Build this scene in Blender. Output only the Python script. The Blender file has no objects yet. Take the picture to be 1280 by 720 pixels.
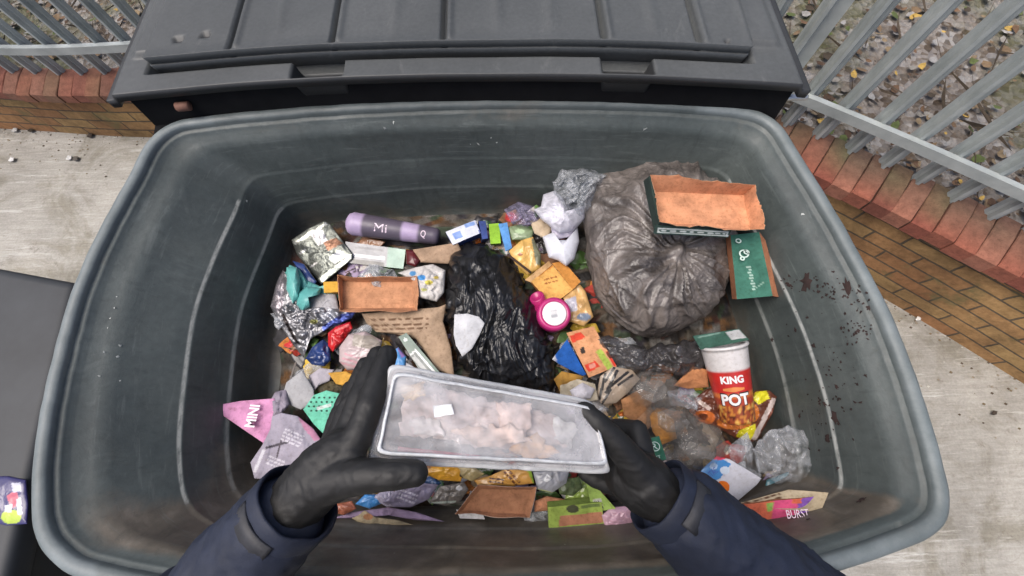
import bpy, bmesh, math, random
import numpy as np
from mathutils import Vector, Matrix, noise
from mathutils.bvhtree import BVHTree
random.seed(7)
rad = math.radians
S = bpy.context.scene
COL = S.collection
RIM = 1.20                                   # height of the bin rim above the pavement
# ------------------------------------------------------------ camera
CAMP = np.array([0.067, 0.182, RIM + 0.680]); FPX = 520.0
def _basis(pitch, yaw, roll):
    cy, sy = math.cos(yaw), math.sin(yaw)
    fw = np.array([sy*math.cos(pitch), cy*math.cos(pitch), -math.sin(pitch)])
    ri = np.array([cy, -sy, 0.]); up = np.cross(ri, fw)
    return ri*math.cos(roll)+up*math.sin(roll), -ri*math.sin(roll)+up*math.cos(roll), fw
RI, UP, FW = _basis(1.227, -0.0345, -0.073)
cd = bpy.data.cameras.new('camera'); cam = bpy.data.objects.new('camera', cd); COL.objects.link(cam)
cam.matrix_world = Matrix(((RI[0], UP[0], -FW[0], CAMP[0]), (RI[1], UP[1], -FW[1], CAMP[1]), (RI[2], UP[2], -FW[2], CAMP[2]), (0, 0, 0, 1)))
cd.sensor_width = 36; cd.lens = 36*FPX/1280; cd.clip_start = 0.02; cd.clip_end = 400
S.camera = cam
# ------------------------------------------------------------ light
SUN_EL, SUN_ROT = rad(68), rad(262)
w = bpy.data.worlds.new('World'); S.world = w; w.use_nodes = True
nt = w.node_tree; sky = nt.nodes.new('ShaderNodeTexSky'); sky.sky_type = 'NISHITA'; sky.sun_disc = False
sky.sun_elevation = SUN_EL; sky.sun_rotation = SUN_ROT; sky.air_density = 0.7; sky.dust_density = 4.5; sky.ozone_density = 0.6
bg = nt.nodes['Background']; bg.inputs['Strength'].default_value = 0.15
nt.links.new(sky.outputs[0], bg.inputs['Color'])
ld = bpy.data.lights.new('sun', 'SUN'); ld.energy = 1.5; ld.angle = rad(40); ld.color = (1, .97, .93)
sun = bpy.data.objects.new('sun', ld); COL.objects.link(sun)
sun.rotation_euler = Vector((math.sin(SUN_ROT)*math.cos(SUN_EL), math.cos(SUN_ROT)*math.cos(SUN_EL), math.sin(SUN_EL))).to_track_quat('Z', 'Y').to_euler()
S.view_settings.view_transform = 'Standard'; S.view_settings.look = 'None'; S.view_settings.exposure = 0.55; S.view_settings.gamma = 1
S.render.engine = 'CYCLES'; S.cycles.max_bounces = 8; S.cycles.transparent_max_bounces = 16
S.cycles.use_denoising = True

# ------------------------------------------------------------ helpers
def U(x, y, drop):
    """the point 'drop' metres below the rim (negative: above) that the camera sees at x, y of the 1280 px photograph"""
    d = FW + RI*((x-640)/FPX) + UP*((360-y)/FPX)
    t = (RIM-drop-CAMP[2])/d[2]
    return Vector(CAMP + t*d)
def UA(P, D):
    P = np.asarray(P, float); D = np.asarray(D, float)
    d = FW[None] + RI[None]*((P[:, 0:1]-640)/FPX) + UP[None]*((360-P[:, 1:2])/FPX)
    return CAMP[None] + d*((RIM-D-CAMP[2])/d[:, 2])[:, None]
def lin(c):
    return tuple(((v/255)/12.92 if v/255 <= .04045 else ((v/255+.055)/1.055)**2.4) for v in c)
K = 0.92
def alb(c): return tuple(min(.9, v*K) for v in lin(c))
def tagit(o, label=None, cat=None, group=None, kind=None):
    if label: o['label'] = label
    if cat: o['category'] = cat
    if group: o['group'] = group
    if kind: o['kind'] = kind
    return o
def empty(name, loc, label, cat, group=None):
    o = bpy.data.objects.new(name, None); COL.objects.link(o); o.location = loc; o.empty_display_size = .05
    return tagit(o, label, cat, group)
def mesh(name, verts, faces, mat, parent=None, cols=None, smooth=True, uvs=None):
    me = bpy.data.meshes.new(name)
    me.from_pydata([tuple(v) for v in verts], [], faces)
    if mat: me.materials.append(mat)
    if smooth: me.polygons.foreach_set('use_smooth', [True]*len(me.polygons))
    if cols is not None:
        a = me.color_attributes.new('Col', 'FLOAT_COLOR', 'POINT')
        c = np.ones((len(verts), 4), np.float32); c[:, :3] = np.asarray(cols)[:, :3]; a.data.foreach_set('color', c.ravel())
    if uvs is not None:
        l = me.uv_layers.new(name='UVMap'); vi = np.zeros(len(me.loops), np.int32); me.loops.foreach_get('vertex_index', vi)
        l.data.foreach_set('uv', np.asarray(uvs, np.float32)[vi].ravel())
    me.update()
    o = bpy.data.objects.new(name, me); COL.objects.link(o)
    if parent is not None:
        o.parent = parent; o.matrix_parent_inverse = Matrix.Translation(-parent.location) if parent.type == 'EMPTY' else Matrix()
    return o
def fixn(o):
    bm = bmesh.new(); bm.from_mesh(o.data); bmesh.ops.recalc_face_normals(bm, faces=bm.faces); bm.to_mesh(o.data); bm.free(); return o
def N(x, y, z=0): return noise.noise(Vector((x, y, z)))
def ridge(x, y, z, o=3):
    s, a, f = 0, 1, 1
    for k in range(o):
        s += a*(1-2*abs(noise.noise(Vector((x*f, y*f, z+k*7.3))))); a *= .5; f *= 2.1
    return s/1.75
def boxm(bm, lo, hi, M=None):
    vs = [bm.verts.new(Vector((x, y, z)) if M is None else M @ Vector((x, y, z))) for z in (lo[2], hi[2]) for y in (lo[1], hi[1]) for x in (lo[0], hi[0])]
    for f in ((0, 2, 3, 1), (4, 5, 7, 6), (0, 1, 5, 4), (2, 6, 7, 3), (0, 4, 6, 2), (1, 3, 7, 5)): bm.faces.new([vs[i] for i in f])
    return vs
def bmobj(name, bm, mat, parent=None, smooth=False, bevel=0, seg=2):
    if bevel: bmesh.ops.bevel(bm, geom=list(bm.edges), offset=bevel, segments=seg, affect='EDGES', profile=.6)
    bmesh.ops.recalc_face_normals(bm, faces=bm.faces)
    me = bpy.data.meshes.new(name); bm.to_mesh(me); bm.free()
    if mat: me.materials.append(mat)
    if smooth: me.polygons.foreach_set('use_smooth', [True]*len(me.polygons))
    o = bpy.data.objects.new(name, me); COL.objects.link(o)
    if parent is not None:
        o.parent = parent; o.matrix_parent_inverse = Matrix.Translation(-parent.location) if parent.type == 'EMPTY' else Matrix()
    return o
def frame(a, b, side=(0, 0, 1)):
    """matrix whose Z runs from a to b, origin a"""
    z = (Vector(b)-Vector(a)).normalized(); s = Vector(side); x = (s - z*s.dot(z))
    x = x.normalized() if x.length > 1e-4 else Vector((1, 0, 0)); y = z.cross(x)
    M = Matrix((x, y, z)).transposed().to_4x4(); M.translation = Vector(a); return M
def lathe(prof, M, seg=48, colfn=None):
    """prof: [(r, z)] turned round M's Z; colour by colfn(z, angle)"""
    V, F, C = [], [], []
    for (r, z) in prof:
        for k in range(seg):
            a = 2*math.pi*k/seg; V.append(M @ Vector((r*math.cos(a), r*math.sin(a), z)))
            if colfn: C.append(colfn(r, z, a))
    for i in range(len(prof)-1):
        for k in range(seg): F.append((i*seg+k, i*seg+(k+1) % seg, (i+1)*seg+(k+1) % seg, (i+1)*seg+k))
    F.append(tuple(range(seg))[::-1]); F.append(tuple((len(prof)-1)*seg+k for k in range(seg)))
    return V, F, (C or None)
def inpoly(P, poly):
    x, y = P[:, 0], P[:, 1]; r = np.zeros(len(P), bool); n = len(poly); j = n-1
    for i in range(n):
        xi, yi = poly[i][:2]; xj, yj = poly[j][:2]
        if yi != yj: r ^= ((yi > y) != (yj > y)) & (x < (xj-xi)*(y-yi)/(yj-yi)+xi)
        j = i
    return r

# ------------------------------------------------------------ materials
def newmat(name):
    m = bpy.data.materials.new(name); m.use_nodes = True; n = m.node_tree
    return m, n, n.nodes['Principled BSDF'], n.nodes, n.links
def texco(nd, lk, scale=1.0, kind='Object', aniso=None):
    tc = nd.new('ShaderNodeTexCoord'); mp = nd.new('ShaderNodeMapping'); lk.new(tc.outputs[kind], mp.inputs[0])
    mp.inputs['Scale'].default_value = aniso or (scale,)*3
    return mp.outputs[0]
def noisen(nd, lk, vec, scale, detail=6, rough=.55, dist=0):
    n = nd.new('ShaderNodeTexNoise'); lk.new(vec, n.inputs['Vector']); n.inputs['Scale'].default_value = scale
    n.inputs['Detail'].default_value = detail; n.inputs['Roughness'].default_value = rough; n.inputs['Distortion'].default_value = dist
    return n.outputs['Fac']
def ramp(nd, lk, fac, stops):
    r = nd.new('ShaderNodeValToRGB'); lk.new(fac, r.inputs[0]); e = r.color_ramp.elements
    while len(e) < len(stops): e.new(.5)
    for i, (p, c) in enumerate(stops):
        e[i].position = p; e[i].color = (*(c if len(c) == 3 else (c[0],)*3), 1) if not isinstance(c, float) else (c, c, c, 1)
    return r.outputs[0]
def mixc(nd, lk, fac, a, b, mode='MIX'):
    m = nd.new('ShaderNodeMix'); m.data_type = 'RGBA'; m.blend_type = mode
    for s, v in ((m.inputs[0], fac), (m.inputs[6], a), (m.inputs[7], b)):
        if hasattr(v, 'links') or hasattr(v, 'is_linked'): lk.new(v, s)
        elif isinstance(v, (int, float)): s.default_value = v
        else: s.default_value = (*v, 1)
    return m.outputs[2]
def bump(nd, lk, h, bs, strength=.3, dist=.01, prev=None):
    b = nd.new('ShaderNodeBump'); lk.new(h, b.inputs['Height']); b.inputs['Strength'].default_value = strength; b.inputs['Distance'].default_value = dist
    if prev: lk.new(prev, b.inputs['Normal'])
    if bs is not None: lk.new(b.outputs[0], bs.inputs['Normal'])
    return b.outputs[0]
def attr(nd, name='Col'):
    a = nd.new('ShaderNodeVertexColor'); a.layer_name = name; return a.outputs['Color']
def item_mat(name, rough, metal=0, coat=0, grime=.35, bs_=.35, bdist=.002, bscale=60):
    m, n, bs, nd, lk = newmat(name); v = texco(nd, lk)
    g = noisen(nd, lk, v, 35, 8, .65); gm = ramp(nd, lk, g, [(.3, (1-grime,)*3), (.62, (1., 1., 1.))])
    g2 = noisen(nd, lk, v, 170, 4, .6); gm2 = ramp(nd, lk, g2, [(.32, (.62, .56, .48)), (.47, (1., 1., 1.))])
    c = mixc(nd, lk, 1.0, attr(nd), gm, 'MULTIPLY'); c = mixc(nd, lk, grime*1.4, c, gm2, 'MULTIPLY')
    lk.new(c, bs.inputs['Base Color']); bs.inputs['Metallic'].default_value = metal
    lk.new(ramp(nd, lk, g, [(.3, (min(1, rough+.2),)*3), (.7, (rough,)*3)]), bs.inputs['Roughness'])
    bs.inputs['Coat Weight'].default_value = coat; bs.inputs['Coat Roughness'].default_value = .15
    bump(nd, lk, noisen(nd, lk, v, bscale, 5, .6, .8), bs, bs_, bdist)
    return m
M_card = item_mat('cardboard', .78, grime=.42, bs_=.35)
M_paper = item_mat('paper', .65, grime=.28, bs_=.4, bscale=45)
M_gloss = item_mat('printed_film', .28, coat=.4, grime=.25, bs_=.45, bscale=50)
M_foil = item_mat('foil', .26, metal=.75, grime=.35, bs_=.6, bdist=.004, bscale=55)
M_plast = item_mat('moulded_plastic', .32, grime=.15, bs_=.1)
M_bed = item_mat('mixed_rubbish', .6, grime=.6, bs_=.8, bdist=.006, bscale=40)
def film_mat(name, tint, opac_lo, opac_hi, rough=.12, scale=30, body=.9):
    m, n, bs, nd, lk = newmat(name); v = texco(nd, lk)
    bs.inputs['Base Color'].default_value = (*tint, 1); bs.inputs['Roughness'].default_value = rough
    bs.inputs['Specular IOR Level'].default_value = .8
    tr = nd.new('ShaderNodeBsdfTransparent'); tr.inputs[0].default_value = (.93, .94, .95, 1)
    mx = nd.new('ShaderNodeMixShader'); f = noisen(nd, lk, v, scale, 7, .6, 1.2)
    r = ramp(nd, lk, f, [(.35, (opac_lo,)*3), (.65, (opac_hi,)*3)])
    lk.new(r, mx.inputs[0]); lk.new(tr.outputs[0], mx.inputs[1]); lk.new(bs.outputs[0], mx.inputs[2])
    lk.new(mx.outputs[0], nd['Material Output'].inputs[0])
    bump(nd, lk, f, bs, .45, .004); return m
M_film = film_mat('clear_film', (.62, .64, .67), .05, .42, .08, 24)
M_filmw = film_mat('milky_film', (.70, .69, .76), .45, .85, .3, 30)
M_tub = film_mat('clear_tub_plastic', (.30, .27, .235), .06, .42, .06, 14)
M_tray = film_mat('hazy_tray_plastic', (.70, .69, .70), .10, .46, .10, 9)  # opacity patches carry a whitish glare as well as the plastic's clouding
M_filmd = film_mat('dark_film', (.06, .055, .055), .55, .9, .22, 30)
def bag_mat(name, c1, c2, rough, scale, bs_):
    m, n, bs, nd, lk = newmat(name); v = texco(nd, lk)
    g = noisen(nd, lk, v, 14, 7, .6, .8); lk.new(ramp(nd, lk, g, [(.33, c1), (.62, c2)]), bs.inputs['Base Color'])
    bs.inputs['Roughness'].default_value = rough; bs.inputs['Coat Weight'].default_value = .35; bs.inputs['Coat Roughness'].default_value = .3
    h = noisen(nd, lk, v, scale, 6, .62, 1.6); h2 = noisen(nd, lk, v, scale*.28, 3, .5, 2.0)
    b1 = bump(nd, lk, h2, None, bs_, .012); bump(nd, lk, h, bs, bs_, .004, b1); return m
M_bagg = bag_mat('grey_bag_plastic', (.045, .038, .034), (.175, .152, .138), .24, 60, .6)
M_bagb = bag_mat('black_bag_plastic', (.004, .004, .0045), (.010, .010, .011), .30, 16, .55); M_bagb.node_tree.nodes['Principled BSDF'].inputs['Coat Weight'].default_value = .08

def bin_mat():
    m, n, bs, nd, lk = newmat('bin_plastic'); v = texco(nd, lk)
    big = noisen(nd, lk, v, 3.2, 8, .6, .4)
    base = ramp(nd, lk, big, [(.3, (.049, .060, .058)), (.5, (.064, .077, .074)), (.72, (.086, .101, .096))])
    fine = noisen(nd, lk, v, 60, 6, .7)
    base = mixc(nd, lk, 1.0, base, ramp(nd, lk, fine, [(.25, (.78, .78, .78)), (.7, (1.12, 1.12, 1.12))]), 'MULTIPLY')
    # brown dirt: vertex colour green channel marks where it has gathered, noise breaks it up
    a = nd.new('ShaderNodeVertexColor'); a.layer_name = 'Col'; sp = nd.new('ShaderNodeSeparateColor'); lk.new(a.outputs[0], sp.inputs[0])
    dn = noisen(nd, lk, v, 9, 9, .68, .6)
    ad = nd.new('ShaderNodeMath'); ad.operation = 'MULTIPLY_ADD'; lk.new(dn, ad.inputs[0]); ad.inputs[1].default_value = 1.1; lk.new(sp.outputs[1], ad.inputs[2])
    dm = ramp(nd, lk, ad.outputs[0], [(.62, (0., 0., 0.)), (1.25, (.9, .9, .9))])
    dcol = ramp(nd, lk, noisen(nd, lk, v, 22, 6, .6), [(.3, (.075, .063, .049)), (.55, (.13, .11, .085)), (.75, (.21, .18, .145))])
    c = mixc(nd, lk, dm, base, dcol)
    # pale scuffs: red channel
    sn = noisen(nd, lk, texco(nd, lk, aniso=(40, 9, 40)), 3, 6, .7)
    mu = nd.new('ShaderNodeMath'); mu.operation = 'MULTIPLY'; lk.new(sp.outputs[0], mu.inputs[0]); lk.new(ramp(nd, lk, sn, [(.34, (.25, .25, .25)), (.55, (1., 1., 1.))]), mu.inputs[1])
    c = mixc(nd, lk, mu.outputs[0], c, (.33, .34, .32))
    # faint random scratches and smears of pale dust
    s1 = ramp(nd, lk, noisen(nd, lk, texco(nd, lk, aniso=(2.5, 2.5, 26)), 4, 8, .7, .6), [(.56, (0., 0., 0.)), (.76, (.5, .5, .5))])
    c = mixc(nd, lk, s1, c, (.18, .20, .19))
    s2 = ramp(nd, lk, noisen(nd, lk, v, 6, 10, .75, 1.8), [(.56, (0., 0., 0.)), (.74, (.42, .42, .42))])
    c = mixc(nd, lk, s2, c, (.15, .17, .16))
    s3 = ramp(nd, lk, noisen(nd, lk, texco(nd, lk, aniso=(22, 22, 1.6)), 2.2, 8, .7, .3), [(.55, (0., 0., 0.)), (.70, (.45, .45, .45))])
    c = mixc(nd, lk, s3, c, (.026, .033, .031))
    # blue channel = worn rim, its pale sky highlight put into the colour
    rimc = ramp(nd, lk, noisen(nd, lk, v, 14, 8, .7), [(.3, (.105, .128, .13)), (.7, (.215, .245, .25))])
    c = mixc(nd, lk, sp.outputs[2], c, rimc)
    lk.new(c, bs.inputs['Base Color'])
    lk.new(ramp(nd, lk, dn, [(.3, (.42, .42, .42)), (.7, (.66, .66, .66))]), bs.inputs['Roughness'])
    b1 = bump(nd, lk, dn, None, .25, .006); bump(nd, lk, fine, bs, .22, .0015, b1)
    return m
M_bin = bin_mat()
def plain(name, c, rough=.5, metal=0, bs_=.2, scale=30, var=.25, dist=.002):
    m, n, bs, nd, lk = newmat(name); v = texco(nd, lk); g = noisen(nd, lk, v, scale, 7, .65)
    lk.new(ramp(nd, lk, g, [(.3, tuple(k*(1-var) for k in c)), (.7, tuple(k*(1+var) for k in c))]), bs.inputs['Base Color'])
    bs.inputs['Roughness'].default_value = rough; bs.inputs['Metallic'].default_value = metal
    bump(nd, lk, g, bs, bs_, dist); return m
def lid_mat():
    m, n, bs, nd, lk = newmat('lid_plastic'); v = texco(nd, lk)
    g = noisen(nd, lk, v, 2.6, 8, .6, .5)
    c = ramp(nd, lk, g, [(.3, (.052, .056, .056)), (.7, (.085, .090, .090))])
    f = noisen(nd, lk, v, 130, 4, .6); c = mixc(nd, lk, 1.0, c, ramp(nd, lk, f, [(.3, (.85,)*3), (.7, (1.08,)*3)]), 'MULTIPLY')
    s = ramp(nd, lk, noisen(nd, lk, texco(nd, lk, aniso=(9, 3, 9)), 1.6, 10, .78, 1.0), [(.60, (0., 0., 0.)), (.74, (.4, .4, .4))])
    c = mixc(nd, lk, s, c, (.20, .20, .19))
    a = nd.new('ShaderNodeVertexColor'); a.layer_name = 'Col'; sp = nd.new('ShaderNodeSeparateColor'); lk.new(a.outputs[0], sp.inputs[0])
    c = mixc(nd, lk, sp.outputs[0], c, (.012, .012, .013))
    lk.new(c, bs.inputs['Base Color']); bs.inputs['Roughness'].default_value = .5
    b1 = bump(nd, lk, g, None, .2, .006); bump(nd, lk, f, bs, .2, .001, b1); return m
M_lid = lid_mat()
M_dark = plain('black_rubber', (.008, .008, .0085), .8); M_dark.node_tree.nodes['Principled BSDF'].inputs['Specular IOR Level'].default_value = .15
M_rust = plain('rusty_steel', (.20, .10, .07), .7, .3)
M_steel = plain('bright_steel', (.55, .56, .56), .35, .8)
M_bin2 = plain('dark_bin_plastic', (.026, .029, .032), .6, var=.25, scale=12)
M_glove = plain('black_nitrile', (.0085, .0082, .008), .6, var=.4, scale=50, bs_=.4, dist=.002)
M_fab = plain('navy_nylon', (.0095, .0145, .032), .70, var=.3, scale=25, bs_=.45, dist=.004)
M_tab = plain('dark_tab_nylon', (.024, .025, .030), .6, var=.3, scale=90)
M_skin = plain('skin', (.55, .34, .26), .5, var=.08)
M_hair = plain('hair', (.03, .02, .015), .6)
M_boot = plain('boot_leather', (.02, .018, .016), .5)
def galv():
    m, n, bs, nd, lk = newmat('galvanised_steel'); v = texco(nd, lk)
    g = noisen(nd, lk, v, 9, 8, .65)
    lk.new(ramp(nd, lk, g, [(.3, (.27, .30, .295)), (.7, (.45, .48, .465))]), bs.inputs['Base Color'])
    bs.inputs['Metallic'].default_value = .15; bs.inputs['Roughness'].default_value = .55
    bump(nd, lk, noisen(nd, lk, v, 70, 4, .6), bs, .15, .002); return m
M_galv = galv()
def concrete():
    m, n, bs, nd, lk = newmat('pavement_concrete'); v = texco(nd, lk)
    a = noisen(nd, lk, v, 1.3, 10, .65, .3); c = ramp(nd, lk, a, [(.3, (.21, .198, .172)), (.5, (.33, .315, .28)), (.72, (.47, .45, .405))])
    mp = nd.new('ShaderNodeMapping'); tc = nd.new('ShaderNodeTexCoord'); lk.new(tc.outputs['Object'], mp.inputs[0])
    mp.inputs['Rotation'].default_value = (0, 0, rad(32)); mp.inputs['Scale'].default_value = (2.2, 26, 1)
    st = noisen(nd, lk, mp.outputs[0], 2.5, 9, .72, .5)
    c = mixc(nd, lk, 1.0, c, ramp(nd, lk, st, [(.30, (.84, .83, .80)), (.50, (1., 1., 1.)), (.68, (1.18, 1.18, 1.18))]), 'MULTIPLY')
    f = noisen(nd, lk, v, 90, 6, .75); c = mixc(nd, lk, 1.0, c, ramp(nd, lk, f, [(.3, (.80,)*3), (.65, (1.1,)*3)]), 'MULTIPLY')
    pit = ramp(nd, lk, noisen(nd, lk, v, 14, 10, .8), [(.36, (1., 1., 1.)), (.43, (0., 0., 0.))]); c = mixc(nd, lk, pit, c, (.22, .20, .17))
    big = ramp(nd, lk, noisen(nd, lk, v, 2.4, 9, .7, 1.2), [(.40, (.70, .68, .62)), (.52, (1., 1., 1.))]); c = mixc(nd, lk, 1.0, c, big, 'MULTIPLY')
    sc = ramp(nd, lk, noisen(nd, lk, mp.outputs[0], .8, 10, .8, .2), [(.56, (0., 0., 0.)), (.66, (.7, .7, .7))]); c = mixc(nd, lk, sc, c, (.60, .59, .55))
    vo = nd.new('ShaderNodeTexVoronoi'); vo.feature = 'DISTANCE_TO_EDGE'; vo.inputs['Scale'].default_value = .9; wv = nd.new('ShaderNodeVectorMath'); wv.operation = 'ADD'
    wn = nd.new('ShaderNodeTexNoise'); lk.new(v, wn.inputs['Vector']); wn.inputs['Scale'].default_value = 3; wn.inputs['Detail'].default_value = 8; lk.new(wn.outputs['Color'], wv.inputs[0]); lk.new(v, wv.inputs[1]); lk.new(wv.outputs[0], vo.inputs['Vector'])
    ck = ramp(nd, lk, vo.outputs['Distance'], [(.0005, (.22, .22, .22)), (.005, (0., 0., 0.))]); c = mixc(nd, lk, ck, c, (.10, .09, .075))
    lk.new(c, bs.inputs['Base Color']); bs.inputs['Roughness'].default_value = .85
    b = bump(nd, lk, st, None, .4, .01); bump(nd, lk, f, bs, .4, .004, b); return m
M_conc = concrete()
def brick():
    m, n, bs, nd, lk = newmat('yellow_brick'); uv = texco(nd, lk, kind='UV')
    wn = nd.new('ShaderNodeTexNoise'); lk.new(uv, wn.inputs['Vector']); wn.inputs['Scale'].default_value = 6; wn.inputs['Detail'].default_value = 4
    off = nd.new('ShaderNodeVectorMath'); off.operation = 'MULTIPLY_ADD'; lk.new(wn.outputs['Color'], off.inputs[0]); off.inputs[1].default_value = (.022, .014, 0); lk.new(uv, off.inputs[2])
    b = nd.new('ShaderNodeTexBrick'); lk.new(off.outputs[0], b.inputs['Vector'])
    for k, val in (('Scale', 1), ('Mortar Size', .0045), ('Mortar Smooth', .3), ('Bias', 0), ('Brick Width', .195), ('Row Height', .066)): b.inputs[k].default_value = val
    b.inputs['Color1'].default_value = (.35, .225, .095, 1); b.inputs['Color2'].default_value = (.30, .145, .062, 1); b.inputs['Mortar'].default_value = (.10, .075, .05, 1)
    v = texco(nd, lk)
    g = noisen(nd, lk, v, 3, 8, .65, .5); c = mixc(nd, lk, 1.0, b.outputs['Color'], ramp(nd, lk, g, [(.3, (.5, .47, .44)), (.65, (1.35, 1.35, 1.3))]), 'MULTIPLY')
    f = noisen(nd, lk, v, 45, 8, .7); c = mixc(nd, lk, 1.0, c, ramp(nd, lk, f, [(.3, (.68, .66, .6)), (.65, (1.15,)*3)]), 'MULTIPLY')
    moss = ramp(nd, lk, noisen(nd, lk, v, 5.5, 8, .7), [(.56, (0., 0., 0.)), (.68, (.75, .75, .75))]); c = mixc(nd, lk, moss, c, (.12, .115, .045))
    lk.new(c, bs.inputs['Base Color']); bs.inputs['Roughness'].default_value = .9
    inv = nd.new('ShaderNodeMath'); inv.operation = 'SUBTRACT'; inv.inputs[0].default_value = 1; lk.new(b.outputs['Fac'], inv.inputs[1])
    b1 = bump(nd, lk, inv.outputs[0], None, .9, .008); bump(nd, lk, f, bs, .6, .005, b1); return m
M_brick = brick()
M_cope = item_mat('red_brick', .88, grime=.4, bs_=.7, bdist=.004, bscale=45)
def soil():
    m, n, bs, nd, lk = newmat('leaf_litter_soil'); v = texco(nd, lk)
    a = noisen(nd, lk, v, 7, 12, .78, .4)
    c = ramp(nd, lk, a, [(.34, (.05, .032, .018)), (.46, (.18, .125, .075)), (.55, (.30, .265, .22)), (.68, (.46, .44, .41))])
    vo = nd.new('ShaderNodeTexVoronoi'); lk.new(v, vo.inputs['Vector']); vo.inputs['Scale'].default_value = 38
    c = mixc(nd, lk, .55, c, ramp(nd, lk, vo.outputs['Color'], [(.2, (.07, .05, .035)), (.5, (.30, .27, .24)), (.9, (.5, .49, .48))]))
    ms = ramp(nd, lk, noisen(nd, lk, v, 1.6, 6, .6), [(.50, (0., 0., 0.)), (.60, (.7, .7, .7))]); c = mixc(nd, lk, ms, c, (.09, .10, .035))
    lk.new(c, bs.inputs['Base Color']); bs.inputs['Roughness'].default_value = .95
    b1 = bump(nd, lk, vo.outputs['Distance'], None, .9, .02); bump(nd, lk, a, bs, .8, .03, b1); return m
M_soil = soil()

# ------------------------------------------------------------ pavement
def gridmesh(x0, x1, y0, y1, nx, ny, zf):
    V = [(x0+(x1-x0)*i/nx, y0+(y1-y0)*j/ny, zf(x0+(x1-x0)*i/nx, y0+(y1-y0)*j/ny)) for j in range(ny+1) for i in range(nx+1)]
    F = [(j*(nx+1)+i, j*(nx+1)+i+1, (j+1)*(nx+1)+i+1, (j+1)*(nx+1)+i) for j in range(ny) for i in range(nx)]
    return V, F
V, F = gridmesh(-60, 60, -60, 60, 8, 8, lambda x, y: 0)
tagit(mesh('pavement', V, F, M_conc), kind='structure')

# ------------------------------------------------------------ brick wall, fence, bank behind it
WP = [(4.2, -1.5), (3.2, -.55), (2.233, .321), (1.828, .68), (1.36, 1.06), (.85, 1.42), (.35, 1.66), (-.3, 1.78), (-1.1, 1.82), (-2.0, 1.85), (-2.88, 1.96), (-4.2, 2.1), (-6.5, 2.35)]
def catmull(P, n):
    out = []
    for i in range(len(P)-1):
        p0, p1, p2, p3 = [Vector(P[max(0, min(len(P)-1, i+k))]) for k in (-1, 0, 1, 2)]
        for j in range(n):
            t = j/n; out.append(.5*((2*p1)+(p2-p0)*t+(2*p0-5*p1+4*p2-p3)*t*t+(3*p1-p0-3*p2+p3)*t**3))
    out.append(Vector(P[-1])); return out
path = catmull(WP, 12); cum = [0]
for a, b in zip(path, path[1:]): cum.append(cum[-1]+(b-a).length)
LEN = cum[-1]
def at(s):
    s = max(0, min(LEN-1e-6, s)); i = max(k for k in range(len(cum)-1) if cum[k] <= s)
    t = (s-cum[i])/(cum[i+1]-cum[i]); p = path[i].lerp(path[i+1], t); a = path[max(0, i-1)]; b = path[min(len(path)-1, i+2)]
    d = (b-a).normalized(); n = Vector((d.y, -d.x))      # the path runs right to left, n points away from the bin
    return p, d, n
def wh(s):                                               # height of the brickwork, lower towards the left
    p, _, _ = at(s); return .42 + (.27-.42)*max(0, min(1, (1.8-p.x)/4.2))
def cs(x): return .76 if x > .6 else max(.55, .76-(.6-x)*.15)
wall = empty('brick_wall', (1.36, 1.06, 0), 'low curving yellow brick garden wall with a red brick coping behind the open bin', 'wall')
V, F, UVs = [], [], []
n = 160
for i in range(n+1):
    s = LEN*i/n; p, d, nn = at(s); h = wh(s)
    for off, z in ((0, 0), (0, .11), (0, h*.5), (0, h), (.215, h), (.215, 0)):
        q = p+nn*off; V.append((q.x, q.y, z)); UVs.append((s, z if off == 0 else z+off))
for i in range(n):
    for k in range(5): F.append((i*6+k, i*6+k+1, (i+1)*6+k+1, (i+1)*6+k))
fixn(mesh('brickwork', V, F, M_brick, wall, uvs=UVs, smooth=False))
V, F, C = [], [], []
s = 0
while s < LEN-.1:
    p, d, nn = at(s+.035); h = wh(s+.035)+.004; base = len(V); jz = random.uniform(-.004, .004); jo = random.uniform(-.005, .005); ja = random.uniform(-.03, .03)
    c = random.choice([(.25, .075, .048), (.29, .095, .058), (.20, .065, .042), (.25, .105, .068), (.31, .125, .08)])
    w2 = .0362; hh = .062 if p.x > 0 else .050; ks = cs(p.x); prof = [(-.028+jo, 0), (-.028+jo, hh-.006), (-.020+jo, hh), (.05*ks, hh+.012), (.12*ks, hh+.022), (.205*ks, hh+.026), (.212*ks, hh+.02), (.212*ks, 0)]
    for sx in (-w2, -w2+.003, w2-.003, w2):
        for k, (o, z) in enumerate(prof):
            ins = .003 if sx in (-w2, w2) else 0
            q = p+nn*(o+ja*0)+d*(sx+ja*(o-.09)); V.append((q.x, q.y, h+z+jz-(ins if 0 < k < 7 else 0)))
            m_ = max(0, min(1, (o+.022)/.09)) * (.80 + .5*N(q.x*6, q.y*6)) if p.x > .6 else .35+.3*N(q.x*6, q.y*6); m_ = max(0, min(1, m_)); mo = (.135, .085, .055) if (int(s*97) % 3) else (.12, .105, .055)
            C.append(tuple(c[j]*(1-m_)+mo[j]*m_ for j in range(3)))
    for r in range(3):
        for k in range(7): a = base+r*8+k; F.append((a, a+1, a+9, a+8))
    F.append(tuple(base+k for k in range(8))); F.append(tuple(base+24+k for k in range(7, -1, -1)))
    s += .0745
o = fixn(mesh('coping', V, F, M_cope, wall, cols=C, smooth=False))
V, F = [], []                                            # mortar bed that closes the joints of the coping
for i in range(n+1):
    s = LEN*i/n; p, d, nn = at(s); h = wh(s)+.001
    hh = .062 if p.x > 0 else .050; ks = cs(p.x)
    for off, z in ((-.022, 0), (-.022, hh-.012), (.05*ks, hh+.004), (.19*ks, hh+.017), (.2*ks, 0)): q = p+nn*off; V.append((q.x, q.y, h+z-.001))
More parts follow.
